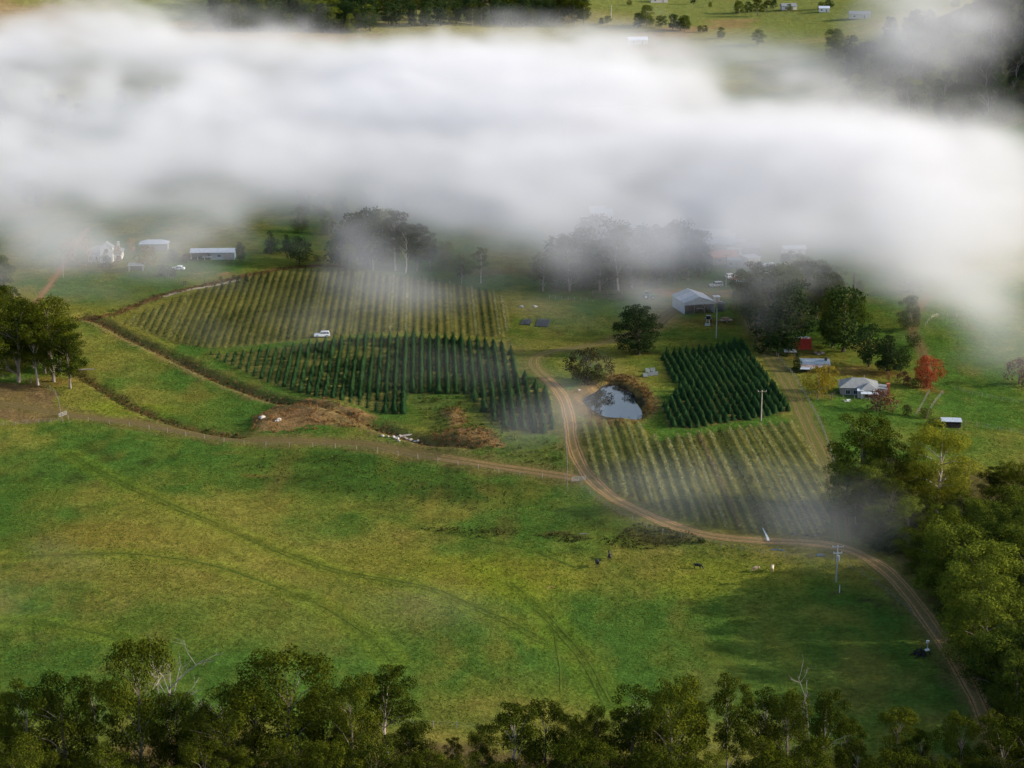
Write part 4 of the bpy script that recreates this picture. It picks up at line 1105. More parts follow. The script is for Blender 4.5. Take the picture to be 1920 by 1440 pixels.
def conifer_block(poly, row_sp, in_sp, hfun, seed, label, group, rest_label, rest_name, miss=.06, one_name="young_conifer"):
    g = np.random.default_rng(seed)
    s0, s1 = (poly @ ROW_D).min(), (poly @ ROW_D).max()
    pts = []
    for u in row_lines(poly, row_sp):
        s = np.arange(s0 + g.random() * in_sp, s1, in_sp) + 0
        s = s + g.normal(size=len(s)) * .15
        xy = u * ROW_N[None] + s[:, None] * ROW_D[None] + g.normal(size=(len(s), 2)) * .08
        ok = in_poly(xy[:, 0], xy[:, 1], poly) & (g.random(len(s)) > miss)
        pts += [tuple(q) for q in xy[ok]]
    pts = sorted(pts, key=lambda q: q[1] + abs(q[0]) * .02)
    rest = []
    for k, (x, y) in enumerate(pts):
        sc_ = hfun(x, y) * (.72 + .5 * g.random())
        if sc_ < .2: continue
        z = float(GRD(x, y)) - .05
        i = int(g.integers(4)); rz = g.random() * 6.28
        if k < 300:
            tag(link(one_name, YC_ME[i], None, (x, y, z), rz, (sc_ * (1.0 + .45 * g.random()),) * 2 + (sc_,)), label, "conifer", group)
        else:
            c, s = math.cos(rz), math.sin(rz)
            v = YC[i] * np.array([1.2, 1.2, 1.0]) * sc_
            rest.append(np.stack([v[:, 0] * c - v[:, 1] * s + x, v[:, 0] * s + v[:, 1] * c + y, v[:, 2] + z], 1))
    if rest:
        V = np.concatenate(rest)
        tag(link(rest_name, mesh_np(rest_name, V, np.arange(len(V)).reshape(-1, 3), L_XMAS)), rest_label, kind="stuff")
    return len(pts)

def h_v2(x, y):
    u = np.array([x, y]) @ ROW_N
    f = float(fbm(x, y, 22, 3, 66))
    return 0.34 + 0.60 * float(sstep(-75, -20, u)) * float(sstep(.25, .5, f)) + .12 * float(sstep(575, 600, y)) * float(sstep(-80, -55, u))
n2 = conifer_block(V2, 2.4, 1.7, h_v2, 810, "young conifer in the nearer half of the row block below the white car", "young conifers of the row block",
    "farther rows of young conifers just below the white car's track", "conifer_rows", .10, "row_conifer")
n3 = conifer_block(V3, 2.0, 1.7, lambda x, y: .68 + .3 * float(fbm(x, y, 12, 2, 67)), 820, "dense young conifer in the nearer part of the dark plantation beside the pond", "young conifers of the dark plantation",
    "farther part of the dark young conifer plantation beside the pond", "plantation_conifers", .03, "plantation_conifer")

# ------------------------------------------------------------------ uncountable growth: scrub, reeds, rushes, tussocks
def stuff(name, pts, rad, per, size, mat, label, seed, zlift=.2, flatten=.7, rvar=.5):
    g = np.random.default_rng(seed)
    V = []
    for x, y in pts:
        r = rad * (1 - rvar + 2 * rvar * g.random())
        V.append(leaves((x, y, float(GRD(x, y)) + r * zlift), r, per, size, g, zbias=.6, flatten=flatten, inner=.3, tilt=.9))
    V = np.concatenate(V)
    return tag(link(name, mesh_np(name, V, np.arange(len(V)).reshape(-1, 3), mat)), label, kind="stuff")

def along(line, n, spread, seed):
    g = np.random.default_rng(seed)
    i = g.integers(0, len(line), n)
    return line[i] + g.normal(size=(n, 2)) * spread
def inside(poly, n, seed):
    g = np.random.default_rng(seed)
    lo, hi = poly.min(0), poly.max(0)
    q = lo + (hi - lo) * g.random((n * 6, 2))
    return q[in_poly(q[:, 0], q[:, 1], poly)][:n]
stuff("creek_scrub", along(CREEK, 160, .7, 1), .42, 20, .32, L_RUSH, "dark rushes and brambles choking the creek line", 901)
stuff("creek_bracken", np.concatenate([along(CREEK, 230, 1.2, 2), along(HEDGE, 300, 1.1, 3), along(DITCH, 150, .8, 4)]), .42, 20, .32, L_SCRUB, "rusty bracken along the creek, ditch and field boundary", 902)
stuff("brown_scrub", np.concatenate([inside(s, n, 5 + i) for i, (s, n) in enumerate(zip(SCRUB, (150, 90, 24)))]), .75, 26, .32, L_SCRUB, "rust-brown bracken mounds between the paddock and the creek", 903)
stuff("ditch_scrub", np.concatenate([along(DITCH, 150, 1.2, 8), inside(NOTCH, 200, 9), along(HEDGE, 90, 1.4, 10)]), .7, 22, .32, L_SCRUB_G, "green weeds along the ditch and the fallow corner", 904)
stuff("dark_weeds", np.concatenate([inside(poly_flat(p), n, 20 + i) for i, (p, n) in enumerate((
    ([(1130, 1010), (1200, 985), (1300, 1005), (1320, 1022), (1220, 1030), (1150, 1025)], 300), ([(1000, 1002), (1060, 998), (1110, 1008), (1060, 1016)], 90), ([(780, 988), (900, 985), (1000, 1000), (900, 1008)], 120),
    ([(440, 850), (640, 835), (900, 900), (1060, 960), (900, 960), (600, 920), (450, 890)], 320)))]), .36, 10, .26, L_RUSH, "dark thistles and rushes in the big paddock", 905)
g = np.random.default_rng(33)
ta = g.random(420) * 6.283; ra = 1.10 + .38 * g.random(420)
far_side = (np.sin(ta) > -.55)
keep = np.cos(ta) > -.72; ta, ra, far_side = ta[keep], ra[keep], far_side[keep]
rp_ = np.stack([POND_C[0] + 7.4 * ra * np.cos(ta), POND_C[1] + 18 * ra * np.sin(ta)], 1)
stuff("pond_reeds", rp_[far_side], .42, 20, .36, L_REED, "rusty reeds ringing the far bank of the pond", 906, .4, 1.0)
stuff("pond_rushes", rp_[~far_side][::3], .4, 12, .26, L_RUSH, "dark rushes on the pond's near bank", 907, .4, 1.1)
near = [in_poly(np.array([0.0]), np.array([0.0]), V1)]
def tussocks():
    g = np.random.default_rng(44)
    n = 90000
    x = g.uniform(-150, 150, n); y = 318 + (640 - 318) * g.random(n) ** 1.15
    ok = (np.abs(x) < y * .265 + 8) & (fbm(x, y * .6, 14, 3, 55) > .36 + .2 * g.random(n))
    for pl in (V1, V2, V3, V4, WOOD, PLOUGH): ok &= ~in_poly(x, y, pl)
    for ln in (ROAD, TRACK, LANE, YARD): ok &= dist_line(x, y, ln, 8) > 3.2
    for ln in WHEELS: ok &= dist_line(x, y, ln, 6) > 1.5
    ok &= np.hypot((x - POND_C[0]) / 9, (y - POND_C[1]) / 22) > 1.35
    x, y = x[ok], y[ok]
    z = GRD(x, y); m = len(x)
    V = []
    for k in range(3):
        a = g.random(m) * 6.283; r = .08 + .2 * g.random(m); hh = .05 + .13 * g.random(m); s = .10 + .12 * g.random(m)
        cx, cy = x + r * np.cos(a), y + r * np.sin(a)
        dx, dy = -np.sin(a) * s, np.cos(a) * s
        V.append(np.stack([np.stack([cx - dx, cy - dy, z - .02], 1), np.stack([cx + dx, cy + dy, z - .02], 1), np.stack([cx + r * np.cos(a) * .9, cy + r * np.sin(a) * .9, z + hh], 1)], 1))
    V = np.stack(V, 1).reshape(-1, 3)
    tag(link("grass_tussocks", mesh_np("grass_tussocks", V, np.arange(len(V)).reshape(-1, 3), L_TUSS)), "grass tussocks through the grazed paddocks", kind="stuff")
tussocks()
print("trees", len(ALLTREES), "wood", wcount, "vines", k1, k4, "conifers", n2, n3)
# ------------------------------------------------------------------ materials of built things
def tin(name, col, col2, axis=0, pitch=6.0, rough=.45, metallic=.25, amount=.6):
    """corrugated sheet: ridges as relief, stains as colour"""
    m = plain(name, col, rough, col2=col2, scale=.9, metallic=metallic, spec=.4)
    nt = m.node_tree; b = nt.nodes['Principled BSDF']
    tc = N(nt, 'ShaderNodeTexCoord'); wv = N(nt, 'ShaderNodeTexWave'); wv.bands_direction = 'XYZ'[axis]; wv.inputs['Scale'].default_value = pitch
    nt.links.new(tc.outputs['Object'], wv.inputs[0])
    bp = N(nt, 'ShaderNodeBump'); bp.inputs['Strength'].default_value = amount; bp.inputs['Distance'].default_value = .04
    nt.links.new(wv.outputs[0], bp.inputs['Height']); nt.links.new(bp.outputs[0], b.inputs['Normal'])
    return m
M_TINBLUE = tin("blue-grey tin", (0.30, 0.36, 0.42), (0.22, 0.28, 0.33))
M_TINPALE = tin("pale tin", (0.44, 0.49, 0.55), (0.33, 0.37, 0.43))
M_TINWHITE = tin("white tin", (0.60, 0.64, 0.70), (0.48, 0.52, 0.58))
M_TINGREY = tin("grey roof", (0.25, 0.26, 0.255), (0.18, 0.19, 0.19))
M_RUST = tin("rusty tin", (0.36, 0.34, 0.34), (0.20, 0.095, 0.06))
M_WHITE = plain("white paint", (0.62, 0.62, 0.61), .6, .12, 1.0)
M_CREAM = plain("cream boards", (0.50, 0.47, 0.42), .7, .18, 1.0)
M_BOARD = plain("grey weatherboard", (0.27, 0.25, 0.24), .8, .2, 1.0, stretch=(.3, .3, 9))
M_WOOD = plain("weathered wood", (0.20, 0.15, 0.11), .9, .35, 2.0)
M_DKWOOD = plain("dark timber", (0.06, 0.045, 0.038), .9, .3, 2.0)
M_POLE = plain("pole wood", (0.30, 0.26, 0.22), .85, .2, .8)
M_GALV = plain("galvanised steel", (0.45, 0.48, 0.50), .4, .15, 2.0, metallic=.5)
M_BRICK = plain("red brick", (0.36, 0.10, 0.05), .9, .3, 3.0)
M_GLASS, _nt, _b = nodes("window glass"); _b.inputs['Base Color'].default_value = (0.015, 0.02, 0.025, 1); _b.inputs['Roughness'].default_value = .08
M_DARK = plain("shadowy interior", (0.03, 0.028, 0.026), .95, .2, 1.0)
M_RUBBER = plain("rubber", (0.022, 0.022, 0.022), .85, .2, 3.0)
M_TANK = plain("dark green tank", (0.018, 0.035, 0.038), .5, .15, 1.0)
M_REDP = tin("red container paint", (0.62, 0.065, 0.045), (0.48, 0.045, 0.035), 0, 5.0, .5, 0.0)
M_GREENP = plain("tractor green", (0.02, 0.16, 0.06), .4, .15, 2.0)
M_YELP = plain("yellow paint", (0.60, 0.45, 0.03), .45, .1, 2.0)
M_BLACKP = plain("black pipe", (0.028, 0.034, 0.048), .5, .2, 2.0)
M_ORANGER = plain("orange roof tiles", (0.46, 0.19, 0.11), .85, .2, 1.5)
M_CARW = plain("white car paint", (0.80, 0.81, 0.83), .25, .03, 1.0, spec=.6)
M_CARS = plain("silver car paint", (0.52, 0.55, 0.60), .28, .05, 1.0, metallic=.4, spec=.6)
M_CARB = plain("blue car paint", (0.03, 0.05, 0.10), .3, .05, 1.0, spec=.6)
M_CARR = plain("orange car paint", (0.45, 0.10, 0.03), .35, .05, 1.0, spec=.6)
M_LAMP = plain("lamp lens", (0.55, 0.55, 0.50), .2, .05, 1.0)
M_TAIL = plain("tail lens", (0.35, 0.02, 0.02), .25, .05, 1.0)
M_STONE = plain("pale rock", (0.40, 0.36, 0.32), .9, .25, 1.5)
M_FENCE = plain("fence post wood", (0.20, 0.17, 0.14), .9, .3, 1.5)
M_WIRE = plain("fence wire", (0.25, 0.24, 0.23), .5, .1, 1.0, metallic=.5)

def window(parent, x, y, z, w, h, face='y'):
    """a framed window standing 3 cm proud of a wall; face 'y' looks towards -y, 'x' towards +x, '-x' towards -x"""
    f, p = MB(), MB()
    for (a, b, ww, hh) in ((0, h / 2, w + .16, .08), (0, -h / 2, w + .16, .10), (-w / 2 - .04, 0, .08, h - .1), (w / 2 + .04, 0, .08, h - .1), (0, 0, .05, h - .1)):
        if face == 'y': f.box((x + a, y - .03, z + b), (ww, .06, hh))
        else: f.box((x + (.03 if face == 'x' else -.03), y + a, z + b), (.06, ww, hh))
    if face == 'y': p.box((x, y - .012, z), (w, .02, h))
    else: p.box((x + (.012 if face == 'x' else -.012), y, z), (.02, w, h))
    o = f.build("window", M_WHITE, parent)
    p.build("pane", M_GLASS, o)
    return o

def door(parent, x, y, z, w, h, mat, face='y'):
    d, k = MB(), MB()
    if face == 'y':
        d.box((x, y - .025, z + h / 2), (w, .05, h)); k.box((x + w * .38, y - .07, z + h * .48), (.08, .05, .08))
    else:
        d.box((x + .025, y, z + h / 2), (.05, w, h)); k.box((x + .07, y + w * .38, z + h * .48), (.05, .08, .08))
    o = d.build("door", mat, parent)
    k.build("handle", M_GALV, o)
    return o

def hip_roof(w, d, z, rise, over=.4, ridge=None, t=.1):
    """hipped roof over w x d; returns the four slopes as lists of corners"""
    W, Dp = w / 2 + over, d / 2 + over
    r = max(.0, W - Dp) if ridge is None else ridge / 2
    a, b = (-r, 0, z + rise), (r, 0, z + rise)
    c = [(-W, -Dp, z), (W, -Dp, z), (W, Dp, z), (-W, Dp, z)]
    mb = MB()
    vs = [c[0], c[1], c[2], c[3], a, b] + [(p[0], p[1], p[2] - t) for p in c]
    return mb.add(vs, [(0, 1, 5, 4), (1, 2, 5), (2, 3, 4, 5), (3, 0, 4), (6, 9, 8, 7), (0, 6, 7, 1), (1, 7, 8, 2), (2, 8, 9, 3), (3, 9, 6, 0)])

def gable_slopes(w, d, z, rise, over=.35, t=.07):
    """ridge along y; returns left and right slab builders"""
    W = w / 2 + over; D2 = d / 2 + over
    ez = z - rise * over / (w / 2)
    l = MB().slab([(-W, -D2, ez), (0, -D2, z + rise), (0, D2, z + rise), (-W, D2, ez)], -t)
    r = MB().slab([(0, -D2, z + rise), (W, -D2, ez), (W, D2, ez), (0, D2, z + rise)], -t)
    return l, r

def place(name, px, py, rz_deg=0.0):
    return empty(name, P(px, py), R(rz_deg))

# ------------------------------------------------------------------ the open tin shed
b_ = place("open_shed", 1303, 588, 13)
W_, D_, H_ = 10.2, 13.0, 4.0
b_.location.y += 6.0
link_z = min(float(HT(b_.location.x + i, b_.location.y + j)) for i in (-5, 5) for j in (-6, 6)); b_.location.z = link_z
for nm, c, s, m in (("wall", (-W_ / 2, 0, H_ / 2), (.12, D_, H_), M_TINPALE), ("wall", (W_ / 2, 0, H_ / 2), (.12, D_, H_), M_TINPALE), ("wall", (0, D_ / 2, H_ / 2), (W_ - .14, .12, H_), M_TINPALE)):
    MB().box(c, s).build(nm, m, b_)
MB().add([(-W_ / 2, -D_ / 2 + .1, H_), (W_ / 2, -D_ / 2 + .1, H_), (0, -D_ / 2 + .1, H_ + 1.75), (-W_ / 2, -D_ / 2 + .2, H_), (W_ / 2, -D_ / 2 + .2, H_), (0, -D_ / 2 + .2, H_ + 1.75)],
    [(0, 1, 2), (5, 4, 3), (0, 3, 4, 1), (1, 4, 5, 2), (2, 5, 3, 0)]).build("gable", M_TINPALE, b_)
MB().box((0, -D_ / 2 + .15, H_ - .35), (W_ - .2, .1, .66)).build("fascia", M_TINPALE, b_)
rise = 1.8
def strip(y0_, y1_, side):
    z_e = H_ - rise * .35 / (W_ / 2) + .05; z_r = H_ + rise + .05
    if side < 0: q = [(-W_ / 2 - .35, y0_, z_e), (0, y0_, z_r), (0, y1_, z_r), (-W_ / 2 - .35, y1_, z_e)]
    else: q = [(0, y0_, z_r), (W_ / 2 + .35, y0_, z_e), (W_ / 2 + .35, y1_, z_e), (0, y1_, z_r)]
    return MB().slab(q, -.06)
ylim = [-D_ / 2 - .3, -2.4, 2.2, D_ / 2 + .3]
for k in range(3):
    strip(ylim[k] + .01, ylim[k + 1] - .01, -1).build("roof_sheet", (M_TINBLUE, M_TINPALE, M_TINBLUE)[k], b_)
    strip(ylim[k] + .01, ylim[k + 1] - .01, 1).build("roof_sheet", M_TINWHITE, b_)  # right slope in whiter tin, the sun's brightness put into its colour
MB().box((0, 0, H_ + rise + .10), (.5, D_ + .7, .08)).build("ridge_cap", M_GALV, b_)
for x in (-5.0, -1.7, 1.7, 5.0):
    MB().box((x, -D_ / 2 + .32, (H_ - .7) / 2), (.2, .2, H_ - .7)).build("post", M_WOOD, b_)
tag(b_, "open-fronted tin shed with blue-grey banded roof above the dark plantation", "shed")
for k, (x, y, l, r_) in enumerate(((2.2, -3.8, 2.6, .5), (3.4, -4.6, 3.2, -.5), (1.2, -3.0, 2.2, 1.1), (3.0, -2.6, 3.0, .2))):
    o = MB().box((0, 0, l * .35), (.16, .16, l), 0, Matrix.Rotation(r_ * .8, 3, 'Y')).build("timber_prop", M_WOOD)
    o.matrix_world = Matrix.Translation(b_.location) @ Matrix.Rotation(R(13), 4, 'Z') @ Matrix.Translation((x, y, 0))
    tag(o, ordinal(k + 1) + " loose timber leaning inside the open tin shed's mouth", "timber", "loose timbers in the shed")
o = place("workbench", 1313, 586, 10); o.location.y += 2
MB().box((0, 0, .95), (2.2, .9, .12)).build("bench_top", M_TINPALE, o)
for x in (-.95, .95):
    for y in (-.35, .35): MB().box((x, y, .445), (.1, .1, .89)).build("leg", M_WOOD, o)
tag(o, "pale-topped workbench standing just inside the open tin shed", "bench")

# ------------------------------------------------------------------ tanks, tractors and yard things
def cylinder_tank(name, px, py, r_, h, mat, label, cone=.35):
    o = place(name, px, py)
    mb = MB(); n = 24
    mb.tube([(0, 0, -.2), (0, 0, h)], [r_, r_], n)
    mb.build("shell", mat, o, smooth=False)
    MB().tube([(0, 0, h + .005), (0, 0, h + cone)], [r_ * 1.02, .35], n).build("roof", mat, o)
    MB().tube([(0, 0, h + cone + .003), (0, 0, h + cone + .14)], [.32, .32], 12).build("lid", M_TINPALE, o)
    for z in (h * .25, h * .5, h * .75):
        MB().tube([(0, 0, z - .04), (0, 0, z + .04)], [r_ * 1.02, r_ * 1.02], n, cap=False).build("rib", mat, o)
    tag(o, label, "tank")
    return o
cylinder_tank("water_tank", 1352, 582, 1.3, 2.6, M_TANK, "dark round water tank standing beside the open tin shed")
o = place("pump_hut", 1343, 568, 8)
MB().box((0, 0, 1.1), (1.9, 1.6, 2.2)).build("wall", M_CREAM, o); MB().box((0, -.05, 2.29), (2.3, 2.1, .12), 0, Matrix.Rotation(.06, 3, 'X')).build("roof", M_TINWHITE, o)
door(o, 0, -.8, 0, .8, 1.9, M_BOARD)
tag(o, "small cream hut with white flat roof behind the dark tank", "hut")

def wheel(parent, x, y, r_, w, name="wheel"):
    o = MB().disc((x, y, r_), r_, w, 'y', 18).build(name, M_RUBBER, parent)
    MB().disc((x, y, r_), r_ * .58, w + .03, 'y', 12).build("rim", M_GALV, o)
    return o

def tractor(px, py, rz, paint, label, loader=False):
    o = place("tractor", px, py, rz)
    MB().prism([(.2, .75), (2.3, .75), (2.35, 1.25), (2.2, 1.45), (.2, 1.55)], 'y', -.36, .36).build("bonnet", paint, o)
    MB().box((-.4, 0, .9), (1.6, .7, .5)).build("chassis", M_DKWOOD, o)
    c = MB().prism([(-1.0, 1.16), (.3, 1.16), (.18, 2.5), (-.85, 2.5)], 'y', -.62, .62).build("cab", M_GLASS, o)
    MB().box((-.34, 0, 2.57), (1.35, 1.45, .12)).build("roof", paint, c)
    for s in (-1, 1):
        wheel(o, -.75, s * .85, .82, .45, "rear_wheel"); wheel(o, 1.75, s * .78, .5, .32, "front_wheel")
        MB().prism([(-1.5, 1.4), (-1.2, 1.72), (-.4, 1.74), (.05, 1.45), (-.05, 1.38), (-.45, 1.66), (-1.15, 1.64), (-1.42, 1.38)], 'y', s * .85 - .25, s * .85 + .25).build("mudguard", paint, o)
        MB().box((2.365, s * .2, 1.2), (.04, .16, .14)).build("headlight", M_LAMP, o)
    MB().tube([(1.1, .2, 1.5), (1.1, .2, 2.3)], [.05, .05], 8).build("exhaust", M_DKWOOD, o)
    if loader:
        for s in (-1, 1): MB().tube([(.2, s * .55, 1.5), (1.6, s * .55, 1.7), (2.9, s * .55, .6)], [.09, .09, .09], 6).build("loader_arm", M_YELP, o)
        MB().prism([(2.8, .2), (3.5, .15), (3.5, .22), (2.9, .32), (2.9, .9), (2.8, .9)], 'y', -.85, .85).build("bucket", M_GALV, o)
    tag(o, label, "tractor")
tractor(1214, 560, 8, M_GREENP, "green tractor parked on the grass behind the pine")
tractor(1328, 607, -100, M_CARB, "dark tractor with loader parked in front of the open tin shed", True)

o = place("hay_trailer", 1362, 604, 15)
MB().box((0, 0, .75), (3.6, 1.9, .14)).build("deck", M_RUST, o); MB().box((-.3, .2, 1.2), (2.0, 1.3, .7), .2).build("load", M_WOOD, o)
MB().tube([(1.8, 0, .7), (3.0, 0, .5)], [.07, .05], 6).build("drawbar", M_DKWOOD, o)
for s in (-1, 1): wheel(o, -.3, s * 1.02, .4, .22)
tag(o, "rusty flat trailer with a brown load beside the dark tractor", "trailer")
o = place("rusty_harrow", 1350, 603, -10)
for k in range(4): MB().box((-.9 + .6 * k, 0, .35), (.08, 1.6, .08)).build("bar", M_RUST, o)
for k in range(2): MB().box((0, -.6 + 1.2 * k, .43), (2.2, .08, .08)).build("frame", M_RUST, o)
for k in range(8): MB().tube([(-.9 + .6 * (k % 4), -.5 + (k // 4), .32), (-.9 + .6 * (k % 4), -.5 + (k // 4), -.05)], [.03, .015], 5).build("tine", M_RUST, o)
tag(o, "low rusty harrow lying beside the flat trailer", "harrow")

# bundles of black pipe on the grass beside the upper vineyard
for n_, (px, py, w, l, lab) in enumerate(((987, 604, 2.6, 7.5, "smaller bundle of black pipes on the grass beside the vineyard"), (1018, 606, 3.6, 10.5, "larger bundle of black pipes on the grass beside the vineyard"))):
    o = place("pipe_bundle", px, py, -6)
    for k in range(9 if n_ else 7):
        x = -w / 2 + w * k / (8 if n_ else 6)
        y = random.uniform(-.9, .9)
        gz = lambda yy: float(HT(o.location.x + x, o.location.y + yy)) - o.location.z + .14
        MB().tube([(x + random.uniform(-.15, .15), y - l / 2, gz(y - l / 2)), (x, y, gz(y)), (x + random.uniform(-.15, .15), y + l / 2, gz(y + l / 2))], [.16] * 3, 7).build("pipe", M_BLACKP, o)
    tag(o, lab, "pipe bundle")
# bins near the pond
for k, (px, py, w) in enumerate(((1210, 706, 1.3), (1220, 704, 1.3), (1229, 703, 1.3), (1214, 697, 1.2), (1224, 696, 1.2))):
    o = place("crate", px, py, random.uniform(-10, 10))
    MB().box((0, 0, .08), (w, w, .1)).build("base", M_WOOD, o)
    for s in (-1, 1):
        MB().box((s * (w / 2 - .03), 0, .5), (.06, w - .14, .74)).build("side", M_GALV, o); MB().box((0, s * (w / 2 - .03), .5), (w, .06, .74)).build("side", M_GALV, o)
    tag(o, ordinal(k + 1 if k < 3 else k - 2) + (" grey crate from the left in the nearer row beside the plantation" if k < 3 else " grey crate from the left in the farther row beside the plantation"), "crate", "grey crates above the pond")

# stockyard panels behind the pine
o = place("stockyard", 1140, 560, 0)
for (xa, ya, xb, yb) in ((-5, -2, 5, -1.6), (-5, 6, 5, 6.4), (-5, -2, -5, 6), (5, -1.6, 5, 6.4), (0, -1.8, 0, 6.2)):
    L_ = math.hypot(xb - xa, yb - ya); an = math.atan2(yb - ya, xb - xa)
    for z in (.35, .75, 1.15, 1.5): MB().box(((xa + xb) / 2, (ya + yb) / 2, z), (L_, .06, .11), an).build("rail", M_WOOD, o)
    for k in range(int(L_ / 2.5) + 1):
        f = k / max(1, int(L_ / 2.5)); MB().box((xa + (xb - xa) * f, ya + (yb - ya) * f, .8), (.16, .16, 1.9)).build("post", M_WOOD, o)
tag(o, "grey timber stockyard at the foot of the foggy wood", "stockyard")

# ------------------------------------------------------------------ cottage with hipped roof
o = place("cottage", 1622, 745, -6)
o.location.y += 3.5
o.location.z = min(float(HT(o.location.x + i, o.location.y + j)) for i in (-6, 6) for j in (-5, 5)) - .05
MB().box((-1.2, 2.0, 1.35), (10.0, 7.5, 2.7)).build("wall", M_BOARD, o)
rf = hip_roof(10.0, 7.5, 2.72, 1.9, .45, 3.0).build("roof", M_TINGREY, o); rf.location = (-1.2, 2.0, 0)
MB().box((1.4, -3.0, 1.3), (4.4, 2.46, 2.6)).build("wing_wall", M_BOARD, o)
rf2 = hip_roof(4.4, 5.2, 2.66, 1.45, .4, .1).build("wing_roof", M_TINGREY, o); rf2.location = (1.4, -1.4, 0)
MB().slab([(-.95, -5.9, 2.15), (3.75, -5.9, 2.15), (3.75, -4.28, 2.5), (-.95, -4.28, 2.5)], .06).build("verandah_roof", M_TINWHITE, o)
for x in (-.8, 1.4, 3.6): MB().box((x, -5.75, 1.03), (.12, .12, 2.06)).build("verandah_post", M_WHITE, o)
MB().box((5.2, .6, 1.25), (2.2, 4.6, 2.5)).build("side_room", M_BOARD, o)
MB().slab([(4.1, -1.9, 2.78), (6.5, -1.9, 2.52), (6.5, 3.1, 2.52), (4.1, 3.1, 2.78)], .06).build("side_roof", M_TINGREY, o)
ch = MB().box((6.75, .2, 1.75), (.8, 1.3, 3.5)).build("chimney", M_BRICK, o)
MB().box((6.75, .2, 3.58), (.95, 1.45, .14)).build("chimney_cap", M_BRICK, ch)
ch = MB().box((-3.0, 3.0, 3.9), (.22, .22, 1.6)).build("flue", M_GALV, o)
ch = MB().box((.4, 3.4, 4.2), (.2, .2, 1.5)).build("flue", M_GALV, o)
window(o, -4.2, -1.75, 1.45, 1.1, 1.2); window(o, -2.2, -1.75, 1.45, .9, 1.1); window(o, 2.6, -4.235, 1.4, .9, 1.0); window(o, 6.3, -.4, 1.4, .01, .01) if False else None
window(o, 3.603, -3.0, 1.4, .9, 1.1, 'x'); window(o, 5.2, -1.705, 1.4, .9, 1.0)
door(o, .7, -4.235, .1, .9, 2.05, M_DKWOOD)
for k in range(9): MB().box((-1.2, -1.78, .28 + .27 * k), (9.9, .03, .025)).build("board", M_BOARD, o) if False else None
tag(o, "grey weatherboard cottage with hipped iron roof and brick chimney", "cottage")
o = place("outhouse", 1613, 745, -6)
MB().box((0, 0, 1.0), (1.5, 1.5, 2.0)).build("wall", M_TINPALE, o); MB().box((0, 0, 2.09), (1.8, 1.8, .08), 0, Matrix.Rotation(.12, 3, 'X')).build("roof", M_TINWHITE, o); door(o, 0, -.75, 0, .7, 1.8, M_BOARD)
tag(o, "small white outhouse beside the cottage verandah", "outhouse")
o = place("barrow", 1590, 753, 20)
MB().prism([(-.5, .55), (-.35, .25), (.4, .25), (.6, .6)], 'y', -.3, .3).build("tray", M_WHITE, o); MB().disc((.62, 0, .18), .18, .1).build("wheel", M_RUBBER, o)
for s in (-1, 1): MB().tube([(.6, s * .15, .2), (-1.0, s * .3, .5)], [.03, .03], 5).build("handle", M_WOOD, o); MB().tube([(-.3, s * .22, .3), (-.3, s * .25, 0)], [.03, .03], 5).build("leg", M_GALV, o)
tag(o, "pale wheelbarrow on the cottage lawn beside the grey wall", "wheelbarrow")
o = place("bathtub", 1585, 754, 8)
MB().prism([(-.9, .62), (-.75, .12), (.7, .12), (.9, .62), (.8, .62), (.62, .2), (-.66, .2), (-.8, .62)], 'y', -.36, .36).build("tub", M_WHITE, o)
for x in (-.5, .5):
    for y in (-.2, .2): MB().box((x, y, .06), (.08, .08, .13)).build("foot", M_GALV, o)
o.location = P(1588, 753); tag(o, "white trough among the junk on the cottage's front fence line", "trough")

# ------------------------------------------------------------------ tin-roofed shack, red container, small hut
o = place("tin_shack", 1530, 700, -3)
o.location.y += 2.2; o.location.z = min(float(HT(o.location.x + i, o.location.y + j)) for i in (-4, 4) for j in (-3, 3)) - .05
MB().box((0, 1.0, 1.15), (8.0, 4.4, 2.3)).build("wall", M_DKWOOD, o)
MB().slab([(-4.3, -1.1, 2.72), (4.3, -1.1, 2.72), (4.4, 3.5, 3.30), (-4.2, 3.5, 3.30)], .06).build("roof_sheet", M_TINBLUE, o)
MB().slab([(-4.4, -2.6, 2.30), (4.1, -2.6, 2.30), (4.25, -1.15, 2.66), (-4.3, -1.15, 2.66)], .06).build("roof_sheet", M_RUST, o)
MB().slab([(-4.6, -3.8, 1.95), (-.4, -3.8, 1.95), (-.3, -2.65, 2.28), (-4.45, -2.65, 2.28)], .06).build("roof_sheet", M_TINPALE, o)
for x in (-4.2, -2.4, -.6): MB().box((x, -3.6, .95), (.14, .14, 1.9)).build("post", M_DKWOOD, o)
for x in (1.2, 3.8): MB().box((x, -2.4, 1.12), (.14, .14, 2.24)).build("post", M_DKWOOD, o)
MB().box((3.2, 2.2, 3.45), (.7, .7, 1.1)).build("chimney", M_DKWOOD, o)
MB().box((-2.0, -1.24, 1.0), (1.0, .05, 1.9)).build("door", M_WOOD, o)
window(o, 2.4, -1.205, 1.4, .9, .9)
tag(o, "tin-roofed shack with patched blue and rusty sheets behind the yellow-green trees", "shack")
o = place("shelter", 1481, 668, 0)
for x in (-1.4, 1.4):
    for y in (-.9, .9): MB().box((x, y, .8), (.12, .12, 1.6)).build("post", M_WOOD, o)
MB().slab([(-1.8, -1.3, 1.62), (1.8, -1.3, 1.62), (1.8, 1.3, 1.9), (-1.8, 1.3, 1.9)], .07).build("roof", M_TINWHITE, o)
tag(o, "tiny open shelter with white roof beside the black-green cypress", "shelter")
o = place("shipping_container", 1504, 654, -4)
MB().box((0, 0, 1.75), (5.2, 2.5, 3.2)).build("body", M_REDP, o)
for s in (-1, 1):
    for y in (-1.2, 1.2): MB().box((s * 2.56, y, 1.75), (.14, .14, 3.36)).build("corner_post", M_REDP, o)
